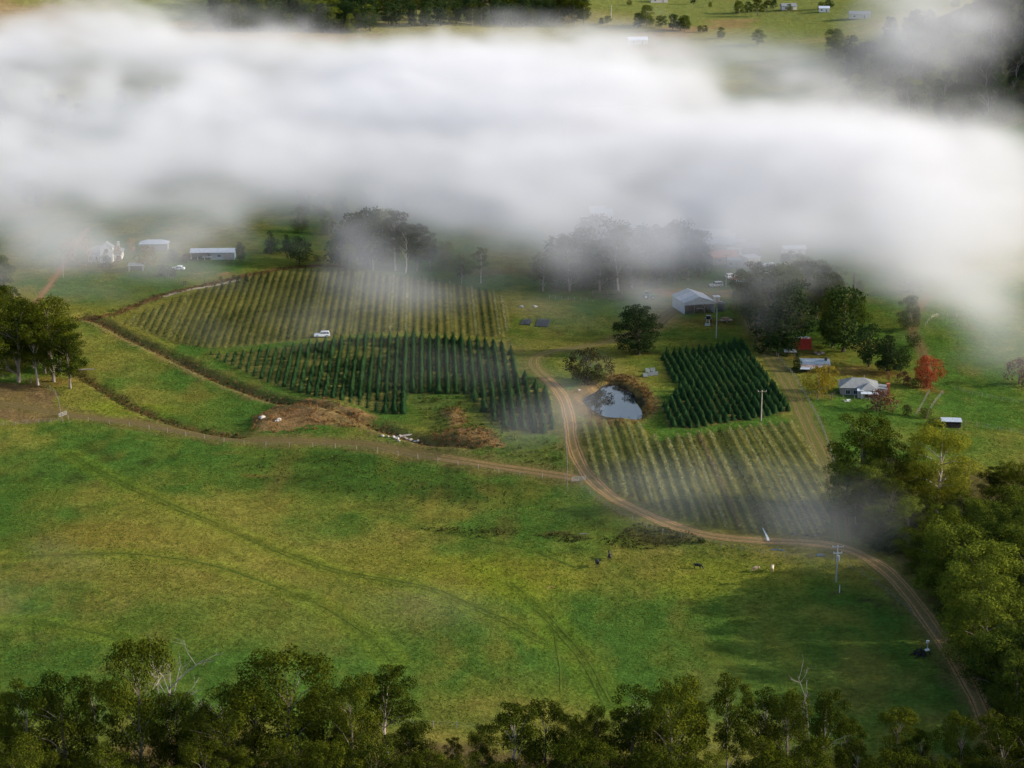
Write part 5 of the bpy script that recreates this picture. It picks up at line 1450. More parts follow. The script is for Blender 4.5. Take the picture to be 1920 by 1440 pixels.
for k in range(12): MB().box((-2.35 + .427 * k, -1.27, 1.75), (.14, .06, 3.0)).build("rib", M_REDP, o)
for k in range(2): MB().box((0, -1.0 + 2.0 * k, .08), (4.8, .2, .16)).build("skid", M_WOOD, o)
tag(o, "bright red ribbed container under the dark lane trees", "container")
for k, (x, y, l) in enumerate(((-1.2, -.4, 1.6), (.5, .2, 2.0), (1.6, -.5, 1.0))):
    q = MB().box((0, 0, .16), (l, .7, .32), .3 * k).build("salvage_board", M_WHITE); q.location = o.location + Vector((x, y, 3.36))
    tag(q, ordinal(k + 1) + " white salvaged board from the left on the red container's roof", "board", "boards on the red container")
o = place("junk_pile", 1531, 664, 10)
for k in range(7): MB().box((random.uniform(-2.2, 2.2), random.uniform(-1, 1), .25 + .15 * (k % 3)), (random.uniform(.8, 1.8), random.uniform(.4, .9), .45), random.random() * 3).build("scrap", (M_RUST, M_WOOD, M_RUST)[k % 3], o)
tag(o, "rusty scrap pile beside the red container", "scrap pile")

o = place("stock_shelter", 1783, 800, -6)
MB().box((0, .9, .75), (4.6, .12, 1.5)).build("wall", M_DKWOOD, o)
for s in (-1, 1): MB().box((s * 2.25, 0, .7), (.12, 1.7, 1.4)).build("wall", M_DKWOOD, o)
for k in range(6): MB().box((-2.0 + .8 * k, -.92, .45), (.7, .06, .9)).build("plank", M_DKWOOD, o)
MB().slab([(-2.7, -1.5, 1.75), (2.7, -1.5, 1.75), (2.6, 1.5, 2.05), (-2.6, 1.5, 2.05)], .07).build("roof", M_TINPALE, o)
for x in (-2.3, 0, 2.3): MB().box((x, -1.2, .88), (.13, .13, 1.75)).build("post", M_DKWOOD, o)
tag(o, "low dark timber stock shelter with grey roof in the green paddock", "shelter")
q = MB().tube([(0, 0, .1), (1.6, .3, 1.3)], [.09, .07], 6).build("leaning_post", M_WOOD); q.location = P(1796, 806)
tag(q, "pale post leaning against the low stock shelter's end", "post")

# ------------------------------------------------------------------ homestead and long shed under the fog
o = place("homestead", 193, 494, 4)
o.location.y += 4
MB().box((0, 2.5, 1.6), (12, 7.0, 3.2)).build("wall", M_WHITE, o)
rf = hip_roof(12, 7, 3.22, 2.2, .45).build("roof", M_TINGREY, o); rf.location.y = 2.5
MB().box((1.0, -1.6, 2.9), (4.4, 3.0, 5.8)).build("tower_wall", M_WHITE, o)
gl, gr = gable_slopes(4.4, 3.0, 5.8, 1.5)
for q in (gl, gr):
    w = q.build("gable_roof", M_TINGREY, o); w.location = (1.0, -1.6, 0)
MB().add([(-1.2, -3.09, 5.8), (3.2, -3.09, 5.8), (1.0, -3.09, 7.25), (-1.2, -2.9, 5.8), (3.2, -2.9, 5.8), (1.0, -2.9, 7.25)], [(0, 1, 2), (5, 4, 3), (0, 3, 4, 1), (1, 4, 5, 2), (2, 5, 3, 0)]).build("gable", M_WHITE, o)
MB().slab([(-6.2, -2.9, 2.4), (-1.3, -2.9, 2.4), (-1.3, -1.02, 2.9), (-6.2, -1.02, 2.9)], .07).build("verandah_roof", M_TINPALE, o)
for x in (-6.0, -4.5, -3.0, -1.5): MB().box((x, -2.75, 1.18), (.14, .14, 2.36)).build("verandah_post", M_WHITE, o)
MB().box((4.5, 3.4, 5.4), (.9, .9, 2.2)).build("chimney", M_CREAM, o)
for x in (-5, -3): window(o, x, -1.0, 1.5, 1.0, 1.4)
window(o, 1.0, -3.1, 4.4, 1.0, 1.4); window(o, 0.2, -3.1, 1.6, .9, 1.4); window(o, 4.8, -1.0, 1.5, 1.1, 1.4); door(o, 2.2, -3.1, .05, .95, 2.1, M_BOARD)
tag(o, "white two-storey gabled homestead among orange autumn trees", "homestead")
o = place("carport_frame", 256, 507, 4)
for x in (-2.4, 2.4):
    for y in (-1.5, 1.5): MB().box((x, y, 1.1), (.14, .14, 2.2)).build("post", M_WHITE, o)
MB().slab([(-2.8, -1.9, 2.25), (2.8, -1.9, 2.25), (2.8, 1.9, 2.45), (-2.8, 1.9, 2.45)], .1).build("roof", M_TINGREY, o); MB().box((0, 1.56, 1.1), (4.6, .06, 2.1)).build("wall", M_BOARD, o); MB().box((0, -1.93, 2.16), (5.5, .05, .2)).build("fascia", M_WHITE, o)
tag(o, "small white-framed carport below the homestead garden", "carport")
o = place("long_shed", 397, 489, 2)
o.location.y += 3
MB().box((3.8, 1.5, 1.4), (8.0, 6.0, 2.8)).build("wall", M_TINBLUE, o); MB().box((-3.9, 4.44, 1.4), (7.4, .12, 2.8)).build("back_wall", M_CREAM, o); MB().box((-7.6, 1.5, 1.4), (.12, 5.8, 2.8)).build("end_wall", M_CREAM, o)
MB().slab([(-8.0, -1.9, 2.72), (8.2, -1.9, 2.72), (8.2, 1.5, 3.75), (-8.0, 1.5, 3.75)], .08).build("roof_sheet", M_TINPALE, o); MB().slab([(-8.0, 1.52, 3.75), (8.2, 1.52, 3.75), (8.2, 4.9, 2.72), (-8.0, 4.9, 2.72)], .08).build("roof_sheet", M_TINPALE, o)
for x in (-7.6, -5.2, -2.8, -.5): MB().box((x, -1.6, 1.33), (.2, .2, 2.66)).build("post", M_CREAM, o)
MB().box((7.86, -1.5, 1.36), (.14, .14, 2.72)).build("post", M_WHITE, o)
window(o, 2.4, -1.5, 1.5, 1.2, 1.0); door(o, 5.4, -1.5, 0, 2.4, 2.4, M_BOARD)
tag(o, "long low shed with pale iron roof and open carport end", "shed")
o = place("low_roofed_barn", 290, 468, 3)
MB().box((0, 0, 1.3), (10, 5, 2.6)).build("wall", M_BOARD, o)
rf = hip_roof(10, 5, 2.62, 1.2, .4).build("roof", M_TINPALE, o); window(o, -2, -2.5, 1.4, 1, 1); door(o, 2, -2.5, 0, 1, 2, M_BOARD)
tag(o, "hazy low barn behind the yellow-leaved tree", "barn")

# ------------------------------------------------------------------ hamlet dissolving into the fog
def cabin(name, px, py, rz, w, d, h, rise, wall, roof, label, cat="house", gable=True):
    o = place(name, px, py, rz)
    MB().box((0, 0, h / 2 - .1), (w, d, h + .2)).build("wall", wall, o)
    if gable:
        m = Matrix.Rotation(R(90), 4, 'Z')
        l, r_ = gable_slopes(d, w, h + .02, rise)
        for q in (l, r_):
            x = q.build("roof_slope", roof, o); x.rotation_euler.z = R(90)
        MB().prism([(-d / 2, h), (d / 2, h), (0, h + rise - .06)], 'x', -w / 2 + .05, w / 2 - .05).build("gable", wall, o)
    else:
        MB().slab([(-w / 2 - .3, -d / 2 - .3, h + .15), (w / 2 + .3, -d / 2 - .3, h + .15), (w / 2 + .3, d / 2 + .3, h + .5), (-w / 2 - .3, d / 2 + .3, h + .5)], .08).build("roof", roof, o)
    window(o, -w * .25, -d / 2, h * .55, min(1.2, w * .2), h * .38); door(o, w * .22, -d / 2, 0, min(1.0, w * .25), h * .78, M_BOARD)
    tag(o, label, cat, "hamlet in the fog")
cabin("house", 1355, 492, 14, 9.5, 6, 2.7, 1.8, M_BOARD, M_ORANGER, "house with orange tiled roof in the misty hamlet")
cabin("shed", 1376, 500, -5, 4.5, 3.5, 2.6, .6, M_TINBLUE, M_TINBLUE, "blue-grey shed next to the orange-roofed house", "shed", False)
cabin("shed", 1408, 498, 25, 5.0, 4.5, 3.2, .5, M_CREAM, M_TINWHITE, "white box-like shed on the hamlet's near side", "shed", False)
cabin("shed", 1436, 512, 30, 5.0, 6.0, 2.6, 1.0, M_TINPALE, M_TINWHITE, "pale green-grey shed with bright roof edge half behind lane trees", "shed")
cabin("greenhouse", 1340, 446, -8, 11, 4, 2.4, 1.0, M_WHITE, M_WHITE, "long white greenhouse highest in the misty hamlet", "greenhouse")
cabin("greenhouse", 1352, 453, -8, 10, 4, 2.4, 1.0, M_WHITE, M_WHITE, "second white greenhouse just below the highest one", "greenhouse")
cabin("house", 1348, 466, 5, 10, 6, 2.6, 1.5, M_CREAM, M_TINPALE, "grey-roofed house between greenhouses and orange roof")
cabin("house", 1376, 468, -8, 8, 5, 2.6, 1.4, M_CREAM, M_TINPALE, "pale house beside the second greenhouse in mist")
cabin("caravan", 1376, 478, 10, 5, 2.4, 2.3, .3, M_WHITE, M_WHITE, "small white caravan above the orange roof", "caravan", False)
cabin("house", 1400, 474, -4, 9, 6, 2.6, 1.4, M_BOARD, M_TINGREY, "dim grey house at the hamlet's far side")
cabin("shed", 1488, 476, 6, 8, 4, 2.4, .8, M_CREAM, M_TINWHITE, "pale roof glimpsed alone in thick mist past the hamlet", "shed")
cabin("house", 1128, 410, 5, 8, 5, 2.6, 1.4, M_WHITE, M_TINWHITE, "white house ghosting through the fog above the dark wood")
cabin("shed", 1120, 402, 0, 6, 4, 2.5, 1.0, M_WHITE, M_TINWHITE, "white shed roof beside the ghosting house in fog", "shed")
cabin("house", 1195, 82, 8, 14, 7, 3, 2, M_CREAM, M_TINWHITE, "white farmhouse just under the fog's upper edge")
cabin("house", 1478, 18, 8, 12, 7, 3, 2, M_CREAM, M_TINGREY, "cream farmhouse in the sunlit fields beyond the fog")
cabin("shed", 1545, 22, -6, 8, 6, 3, 1.4, M_WHITE, M_TINWHITE, "small white shed along the far green field")
cabin("house", 1612, 34, -10, 16, 9, 3.2, 2.2, M_CREAM, M_TINGREY, "far house at the mist's edge below the hazy slope")
cabin("house", 1235, 4, 5, 14, 8, 3.2, 2, M_CREAM, M_ORANGER, "cream farmhouse at the picture's upper edge")

# ------------------------------------------------------------------ cars
def car(px, py, rz, paint, label, kind='wagon', group=None, snorkel=False, loc=None):
    o = empty("car", loc if loc is not None else P(px, py), R(rz))
    L_, W2 = (4.9, .93) if kind == 'wagon' else (4.6, .88)
    top = 1.86 if kind == 'wagon' else 1.48
    gc = .42 if kind == 'wagon' else .30
    belt = 1.12 if kind == 'wagon' else .92
    prof = [(-2.42, gc + .05), (-2.45, belt - .05), (-2.35, belt), (1.02, belt), (1.15, belt - .02), (2.25, belt - .14), (2.42, belt - .32), (2.44, gc + .08), (2.3, gc), (-2.3, gc)]
    body = MB()
    secs = [(-W2, .0), (-W2 * .96, 1), (W2 * .96, 1), (W2, 0)]
    body.prism(prof, 'y', -W2, W2)
    body.build("body", paint, o)
    cabp = [(-2.30, belt + .002), (-2.12, top - .06), (-1.9, top), (.10, top), (.32, top - .07), (1.0, belt + .002)] if kind == 'wagon' else [(-2.1, belt + .002), (-1.6, top - .06), (-1.3, top), (-.1, top), (.15, top - .06), (.95, belt + .002)]
    # glasshouse with sides leaning inwards
    n = len(cabp); vs = []
    for s in (-1, 1):
        for x, z in cabp: vs.append((x, s * (W2 - .04 - .16 * (z - belt) / (top - belt)), z))
    MB().add(vs, [tuple(range(n)), tuple(range(n, 2 * n))[::-1]] + [(i, (i + 1) % n, n + (i + 1) % n, n + i) for i in range(n)]).build("cabin", paint, o)
    zc0, zc1 = belt + .08, top - .14
    def side(s, xa, xb, xc, xd):
        f = lambda z: s * (W2 - .04 - .16 * (z - belt) / (top - belt) + .012)
        MB().add([(xa, f(zc0), zc0), (xb, f(zc0), zc0), (xc, f(zc1), zc1), (xd, f(zc1), zc1), (xa, f(zc0) - s * .05, zc0), (xb, f(zc0) - s * .05, zc0), (xc, f(zc1) - s * .05, zc1), (xd, f(zc1) - s * .05, zc1)],
            [(0, 1, 2, 3), (7, 6, 5, 4), (0, 4, 5, 1), (1, 5, 6, 2), (2, 6, 7, 3), (3, 7, 4, 0)]).build("window", M_GLASS, o)
    for s in (-1, 1):
        if kind == 'wagon': side(s, -2.1, -1.3, -1.3, -1.98); side(s, -1.22, -.3, -.3, -1.22); side(s, -.22, .72, .28, -.22)
        else: side(s, -1.75, -.75, -.75, -1.4); side(s, -.67, .72, .1, -.67)
    za, zb = belt + .06, top - .1
    xa, xb = (.97, .36) if kind == 'wagon' else (.93, .19)
    for nm, x1, x2, sg in (("windscreen", xa, xb, 1), ("rear_window", cabp[0][0] + .01, cabp[1][0], -1)):
        MB().add([(x1 + sg * .02, -W2 + .16, za), (x1 + sg * .02, W2 - .16, za), (x2 + sg * .02, W2 - .26, zb), (x2 + sg * .02, -W2 + .26, zb), (x1 - sg * .05, -W2 + .16, za), (x1 - sg * .05, W2 - .16, za), (x2 - sg * .05, W2 - .26, zb), (x2 - sg * .05, -W2 + .26, zb)],
            [(0, 1, 2, 3), (7, 6, 5, 4), (0, 4, 5, 1), (1, 5, 6, 2), (2, 6, 7, 3), (3, 7, 4, 0)]).build(nm, M_GLASS, o)
    r_ = .40 if kind == 'wagon' else .33
    for x in (-1.5, 1.5):
        for s in (-1, 1): wheel(o, x, s * (W2 - .10), r_, .26)
    for s in (-1, 1):
        MB().box((2.435, s * .66, belt - .36), (.05, .36, .2)).build("headlight", M_LAMP, o); MB().box((-2.455, s * .78, belt - .28), (.05, .18, .4)).build("tail_light", M_TAIL, o)
        MB().box((.85, s * (W2 + .1), belt + .08), (.14, .2, .16)).build("mirror", paint, o)
    for nm, x in (("front_bumper", 2.47), ("rear_bumper", -2.47)): MB().box((x, 0, gc + .16), (.16, 1.8, .22)).build(nm, M_DKWOOD if kind == 'wagon' else paint, o)
    if snorkel:
        MB().box((-2.62, .1, 1.2), (.22, .7, .7)).build("spare_wheel", M_RUBBER, o)
        for y in (-.62, .62): MB().box((-.85, y, top + .07), (2.1, .05, .06)).build("roof_rail", M_DKWOOD, o)
        for k in range(3): MB().box((-1.7 + .85 * k, 0, top + .12), (.06, 1.34, .05)).build("rack_bar", M_DKWOOD, o)
    tag(o, label, "car", group)
    return o
car(604, 632, 186, M_CARW, "white four-wheel-drive wagon parked between the two vineyard blocks", 'wagon', None, True)
car(1342, 538, 194, M_CARS, "silver car parked on the dirt yard behind the open tin shed", 'wagon')
car(1392, 531, 160, M_CARS, "silver car at the end of the parked vehicles by the lane", 'sedan')
car(1384, 526, 170, M_CARR, "orange car between the parked vehicles by the lane", 'sedan')
car(1372, 522, 30, M_CARW, "white car with bright roof in the yard group by the lane", 'wagon')
car(1389, 518, 165, M_CARB, "dark car at the back of the yard group by the lane", 'wagon')
car(393, 484, 178, M_CARW, "white car under the long shed's open carport", 'sedan')
car(333, 506, 175, M_CARW, "white car on the lawn below the long shed", 'sedan')
# ------------------------------------------------------------------ poles
def pole(px, py, hpx, label, arm=True, rz=0, r_=.15, arms=1, transformer=False, mat=None):
    p = P(px, py); h = hpx / pxm(p) / .955
    o = empty("power_pole", p, R(rz))
    MB().tube([(0, 0, -.4), (0, 0, h)], [r_ * 1.2, r_ * .8], 8).build("shaft", mat or M_POLE, o)
    for a in range(arms if arm else 0):
        z = h - .35 - 1.3 * a
        q = MB().box((0, -r_ - .06, z), (2.4 if a == 0 else 1.9, .12, .14)).build("crossarm", M_GALV if transformer else M_WOOD, o)
        for x in (-1.05, 0.0, 1.05):
            MB().tube([(x * (1 if a == 0 else .78), -r_ - .06, z + .07), (x * (1 if a == 0 else .78), -r_ - .06, z + .34)], [.06, .05], 6).build("insulator", M_WHITE, q)
    if transformer:
        MB().tube([(0, -.62, h * .60), (0, -.62, h * .60 + 1.1)], [.36, .36], 12).build("transformer", M_GALV, o)
        MB().box((0, -.36, h * .60 + .55), (.3, .3, .3)).build("bracket", M_GALV, o)
        MB().box((0, -.3, h * .78), (1.7, .1, .1)).build("fuse_bar", M_GALV, o)
    tag(o, label, "power pole")
    return o, h
pole(1427, 789, 57, "slim grey power pole standing at the dark plantation's lower corner", rz=8)
pole(1343, 634, 54, "pale power pole at the dark plantation's upper edge", arm=False, mat=M_GALV)
pole(1361, 538, 60, "tall pale power pole beside the silver car's yard", rz=20)
pole(119, 521, 56, "thin pole beside the orange dirt track by the homestead", arm=False, r_=.11)
pole(1568, 1091, 70, "steel transformer pole with double crossarm beside the dirt road", rz=4, arms=2, transformer=True, mat=M_GALV)
pole(1600, 566, 52, "thick dead trunk used as a pole in the misty paddock", arm=False, r_=.4, mat=M_DKWOOD)
pole(938 // 2 + 0, 22, 16, "white pole on the far forested hill", arm=False, r_=.3, mat=M_WHITE)
pole(1146, 34, 24, "thin pole in the far green field", arm=False, r_=.25, mat=M_GALV)
o = place("marker_post", 1574, 1111, 0)
MB().tube([(0, 0, -.2), (0, 0, 1.6)], [.09, .09], 8).build("post", M_WHITE, o); MB().box((0, -.1, 1.45), (.22, .03, .16)).build("plate", M_GALV, o)
tag(o, "white marker post at the dark soil patch below the transformer pole", "post")
o = place("standpipe", 1739, 1215, 0)
MB().tube([(0, 0, -.2), (0, 0, 1.1)], [.12, .12], 8).build("pipe", M_GALV, o); MB().tube([(0, 0, 1.1), (0, 0, 1.5)], [.3, .3], 12).build("cap", M_WHITE, o)
tag(o, "short standpipe with white cap by the road fence", "standpipe")

# ------------------------------------------------------------------ fences
def fence(pts, label, post=1.25, gap=4.0, wires=3, r_=.075, mat=None, wander=.0, flat_top=False):
    ln = smooth_line(poly_flat(pts), 1.0)
    L_ = len(ln) - 1
    o = empty("fence", (float(ln[0][0]), float(ln[0][1]), float(GRD(ln[0][0], ln[0][1]))))
    o0 = o.location
    pm = MB().tube([(0, 0, -.3), (0, 0, post)], [r_, r_ * .9], 6).mesh("post", mat or M_FENCE)
    ps = []
    for k in range(0, L_ + 1, int(gap)):
        x, y = float(ln[k][0]), float(ln[k][1]); z = float(GRD(x, y))
        q = link("post", pm, o, (x - o0.x, y - o0.y, z - o0.z)); q.rotation_euler = (random.gauss(0, .03), random.gauss(0, .03), random.random())
        q.scale.z = random.uniform(.88, 1.12)
        ps.append((x - o0.x, y - o0.y, z - o0.z))
    for w in range(wires):
        z = post * (.35 + .55 * w / max(1, wires - 1))
        MB().tube([(a, b, c + z) for a, b, c in ps], [.012] * len(ps), 3, cap=False).build("wire", M_WIRE, o)
    tag(o, label, "fence")
    return o
fence([(1860, 1330), (1815, 1240), (1775, 1205), (1700, 1150), (1650, 1110), (1600, 1080), (1560, 1062), (1500, 1056), (1440, 1048), (1370, 1035), (1300, 1018), (1230, 1000), (1150, 965), (1100, 930), (1066, 904)], "post and wire fence between the big paddock and the dirt road", gap=5)
fence([(1064, 928), (1063, 870), (1058, 820), (1056, 790)], "short fence running up beside the main dirt road from the track junction", gap=4)
fence([(1060, 908), (980, 896), (880, 876), (780, 856), (700, 842), (600, 830), (480, 826), (380, 812), (260, 792), (115, 778)], "white-posted fence along the upper side of the big paddock", gap=6, mat=M_POLE)
fence([(1392, 545), (1420, 600), (1450, 660), (1484, 705), (1500, 735), (1515, 765), (1532, 800), (1548, 840), (1560, 880), (1570, 920)], "timber fence along the lane above the cottage paddock", gap=3, post=1.3, r_=.1, wires=4)
fence([(1500, 745), (1545, 752), (1600, 756), (1640, 760), (1690, 768)], "low fence in front of the cottage lawn", gap=3)
fence([(1742, 733), (1734, 750), (1722, 775), (1715, 785)], "weathered paling fence on the cottage garden's far side", gap=2, post=1.0, mat=M_FENCE, wires=2)
fence([(1768, 735), (1755, 752), (1742, 775), (1736, 792)], "second fence line running parallel to the weathered palings", gap=3)
fence([(1810, 796), (1850, 803), (1890, 810), (1960, 822)], "wire fence running from the stock shelter across the green paddock", gap=3)
fence([(1790, 726), (1840, 738), (1900, 748), (1970, 756)], "faint fence across the upper green paddock", gap=3)
fence([(115, 778), (108, 745), (98, 728), (70, 716), (0, 708)], "rough fence round the brown ploughed strip", gap=3)
fence([(-40, 798), (20, 795), (70, 789), (115, 786), (128, 788)], "fence along the ploughed strip's lower edge", gap=3)
fence([(1030, 553), (1060, 554), (1090, 555), (1112, 556)], "pale paling fence running into the stockyard", gap=2, mat=M_POLE, post=1.1)
fence([(283, 517), (310, 525), (345, 541), (352, 545)], "dark fence dividing the homestead lawn from the misty paddock", gap=2)
fence([(1735, 612), (1748, 600), (1775, 598), (1830, 600)], "fence round the drive's bend in the misty paddock", gap=3, mat=M_POLE)
fence([(1310, 1395), (1420, 1398), (1500, 1396), (1620, 1384)], "pale fence half hidden behind the foreground gums", gap=4, mat=M_POLE)
fence([(600, 1354), (700, 1366), (800, 1366), (900, 1368)], "pale fence at the big paddock's lower edge behind the gums", gap=4, mat=M_POLE)
o = place("farm_gate", 1085, 903, 20)
for z in (.3, .6, .9, 1.2): MB().box((0, 0, z), (3.4, .05, .05)).build("bar", M_GALV, o)
for x in (-1.7, 0, 1.7): MB().box((x, 0, .75), (.06, .06, 1.0)).build("upright", M_GALV, o)
tag(o, "metal farm gate at the track junction beside the road", "gate")
o = place("farm_gate", 118, 781, 60)
for z in (.3, .6, .9, 1.2): MB().box((0, 0, z), (3.0, .05, .05)).build("bar", M_GALV, o)
for x in (-1.5, 0, 1.5): MB().box((x, 0, .75), (.06, .06, 1.0)).build("upright", M_GALV, o)
tag(o, "grey gate at the ploughed strip's corner", "gate")

# ------------------------------------------------------------------ rocks, heaps and litter
def rock(px, py, s, label, group, seed, mat=None):
    g = np.random.default_rng(seed)
    import bmesh
    bm = bmesh.new(); bmesh.ops.create_icosphere(bm, subdivisions=2, radius=1)
    for v in bm.verts:
        v.co *= 1 + .22 * math.sin(v.co.x * 3 + seed) * math.cos(v.co.y * 4 + seed * 2) + .08 * g.normal()
        v.co = Vector((v.co.x * s * (.8 + .4 * ((seed * 7) % 3) / 2), v.co.y * s, v.co.z * s * .62))
    me = bpy.data.meshes.new("rock"); bm.to_mesh(me); bm.free(); me.materials.append(mat or M_STONE)
    p = P(px, py); tag(link("rock", me, None, p + Vector((0, 0, s * .3)), g.random() * 6), label, "rock", group)
RK = [(738, 820, 0.48), (744, 823, 0.60), (750, 821, 0.78), (757, 820, 0.66), (762, 824, 0.54), (770, 826, 0.60), (778, 829, 0.48), (785, 828, 0.54), (728, 819, 0.36), (717, 818, 0.42), (748, 827, 0.42), (793, 832, 0.30)]
for k, (a, b, s) in enumerate(sorted(RK)): rock(a, b, s, ordinal(k + 1) + " pale rock from the left in the heap beside the farm track", "pale rocks heaped beside the track", 50 + k)
for k, (a, b, s) in enumerate(((492, 784, .8), (523, 788, .7), (519, 790, .5))): rock(a, b, s, ("round white rock in the bracken bank", "pale rock lower in the bracken bank", "smallest pale rock in the bracken bank")[k], "white rocks in the bracken", 80 + k)
for k, (a, b, lab) in enumerate(((978, 576, "white rock slab lying on the grass above the black pipes"), (1003, 576, "second white slab on the grass above the black pipes"), (1086, 732, "small white stone on the pond bank by the bushy tree"))): rock(a, b, .7 if k < 2 else .35, lab, None, 90 + k)
def log(px, py, l, r_, ang, label, mat):
    o = MB().tube([(-l / 2, 0, r_ * .8), (0, .1, r_), (l / 2, 0, r_ * .8)], [r_, r_ * .9, r_ * .6], 8).build("log", mat); o.location = P(px, py); o.rotation_euler.z = R(ang); tag(o, label, "log")
log(163, 694, 4.5, .22, 10, "pale fallen log beside the gum clump", M_DEAD); log(766, 818, 5, .3, 25, "bleached log across the rock heap", M_DEAD); log(1095, 1002, 2, .12, 5, "grey branch lying in the rushes below the road", M_DEAD)
for k, (px, py, w) in enumerate(((1453, 1031, 1.0), (1465, 1032, .8), (1538, 1041, 1.2), (1488, 1001, .9), (1513, 1005, .7), (1530, 1005, .6))):
    p = P(px, py); n = 14
    vs = [(0, 0, .05)] + [(w * (.8 + .3 * math.sin(3 * t + k)) * math.cos(t), w * .55 * (1 + .3 * math.cos(2 * t + k)) * math.sin(t), .045) for t in np.linspace(0, 6.283, n, endpoint=False)]
    vs = [(a, b, float(GRD(p.x + a, p.y + b)) - p.z + .07) for a, b, c in vs]
    tag(link("puddle", mesh_np("puddle", vs, [(0, 1 + i, 1 + (i + 1) % n) for i in range(n)], m_water), None, p), ordinal(k + 1) + " small puddle along the dirt road's muddy stretch", kind="structure")
# torn white plastic strip in the muddy vine rows
pl = [(1430, 992), (1434, 1000), (1438, 1008), (1441, 1016)]
q = MB(); pp = [P(*a) for a in pl]; c0 = pp[0]
for i in range(len(pp) - 1):
    a, b = pp[i] - c0, pp[i + 1] - c0; w0, w1 = .06 + .07 * i, .06 + .07 * (i + 1)
    q.slab([(a.x - w0, a.y, a.z + .22), (a.x + w0, a.y, a.z + .30), (b.x + w1, b.y, b.z + .30), (b.x - w1, b.y, b.z + .22)], .04)
q = q.build("plastic_sheet", M_WHITE); q.location = c0; tag(q, "torn white plastic strip lying in the muddy end of the vine rows", "plastic sheet")
# burnt heap by the road
o = place("burnt_heap", 1727, 1228, 0)
for k in range(26):
    a = random.random() * 6.28; rr = random.random() * 2.2
    MB().tube([(rr * math.cos(a), rr * math.sin(a), .05), (rr * math.cos(a) * .3 + random.gauss(0, .5), rr * math.sin(a) * .3, .5 + random.random() * .9)], [.14, .07], 5).build("charred_branch", M_RUBBER, o)
MB().box((1.0, -.4, 1.2), (.9, .6, .12), .4, Matrix.Rotation(.3, 3, 'X')).build("tin_scrap", M_WHITE, o)
tag(o, "black burnt heap of branches beside the road fence", "burnt heap")

# ------------------------------------------------------------------ cattle, one skinned body each
M_COWD = plain("dark cowhide", (0.022, 0.018, 0.016), .7, .3, 2.0)
M_COWC = plain("cream cowhide", (0.50, 0.40, 0.28), .75, .2, 2.0)
def cow_mesh(name, graze, mat):
    J = {}; order = []
    def j(k, co, r_, par=None): J[k] = (co, r_, par); order.append(k)
    j('hip', (-.75, 0, 1.10), (.30, .34)); j('belly', (-.1, 0, 1.02), (.36, .42), 'hip'); j('chest', (.55, 0, 1.06), (.30, .38), 'belly'); j('shoulder', (.85, 0, 1.16), (.22, .30), 'chest')
    if graze: j('neck', (1.25, 0, .85), (.15, .2), 'shoulder'); j('poll', (1.5, 0, .50), (.13, .15), 'neck'); j('muzzle', (1.62, 0, .16), (.09, .1), 'poll')
    else: j('neck', (1.2, 0, 1.40), (.15, .2), 'shoulder'); j('poll', (1.45, 0, 1.58), (.14, .15), 'neck'); j('muzzle', (1.85, 0, 1.36), (.09, .1), 'poll')
    for s in (-1, 1):
        S = 'LR'[s > 0]
        j('ear' + S, (J['poll'][0][0] - .05, s * .28, J['poll'][0][2] + .04), (.05, .03), 'poll')
        j('fs' + S, (.7, s * .22, .80), (.13, .13), 'chest'); j('fk' + S, (.72, s * .22, .42), (.075, .075), 'fs' + S); j('ff' + S, (.70, s * .22, .04), (.065, .065), 'fk' + S)
        j('st' + S, (-.62, s * .22, .78), (.17, .14), 'hip'); j('hk' + S, (-.86, s * .22, .44), (.075, .07), 'st' + S); j('hf' + S, (-.76, s * .22, .04), (.065, .065), 'hk' + S)
    j('tail', (-1.08, 0, 1.12), (.05, .05), 'hip'); j('tail2', (-1.14, 0, .55), (.035, .035), 'tail')
    idx = {k: i for i, k in enumerate(order)}
    me = bpy.data.meshes.new(name)
    me.from_pydata([J[k][0] for k in order], [(idx[k], idx[J[k][2]]) for k in order if J[k][2]], [])
    t = bpy.data.objects.new("tmp", me); COL.objects.link(t)
    t.modifiers.new("skin", 'SKIN'); sub = t.modifiers.new("sub", 'SUBSURF'); sub.levels = 2; sub.render_levels = 2
    for k in order:
        sv = me.skin_vertices[0].data[idx[k]]; sv.radius = J[k][1]; sv.use_root = k == 'belly'
    dg_ = bpy.context.evaluated_depsgraph_get(); dg_.update()
    out = bpy.data.meshes.new_from_object(t.evaluated_get(dg_)); out.name = name
    bpy.data.objects.remove(t)
    out.materials.clear(); out.materials.append(mat)
    out.polygons.foreach_set("use_smooth", np.ones(len(out.polygons), bool))
    return out
for px, py, rz, graze, mat, sc_, lab in ((1120, 1062, -80, False, M_COWD, 1.0, "nearer of two dark cattle facing the camera in the bright paddock"), (1143, 1049, 95, False, M_COWD, .92, "farther of two dark cattle standing end-on in the bright paddock"),
    (1308, 1066, -25, True, M_COWD, .8, "dark grazing cow alone in the middle of the bright paddock"), (1418, 1071, 205, True, M_COWC, .78, "dun grazing cow beside the cream one"), (1448, 1071, -100, False, M_COWC, .9, "cream cow seen end-on near the transformer pole")):
    tag(link("cow", cow_mesh("cow", graze, mat if lab[0] != 'd' or mat is M_COWD else plain("dun cowhide", (0.26, 0.19, 0.12), .75, .3, 2.0)), None, P(px, py), R(rz), sc_), lab, "cow", "cattle in the big paddock")
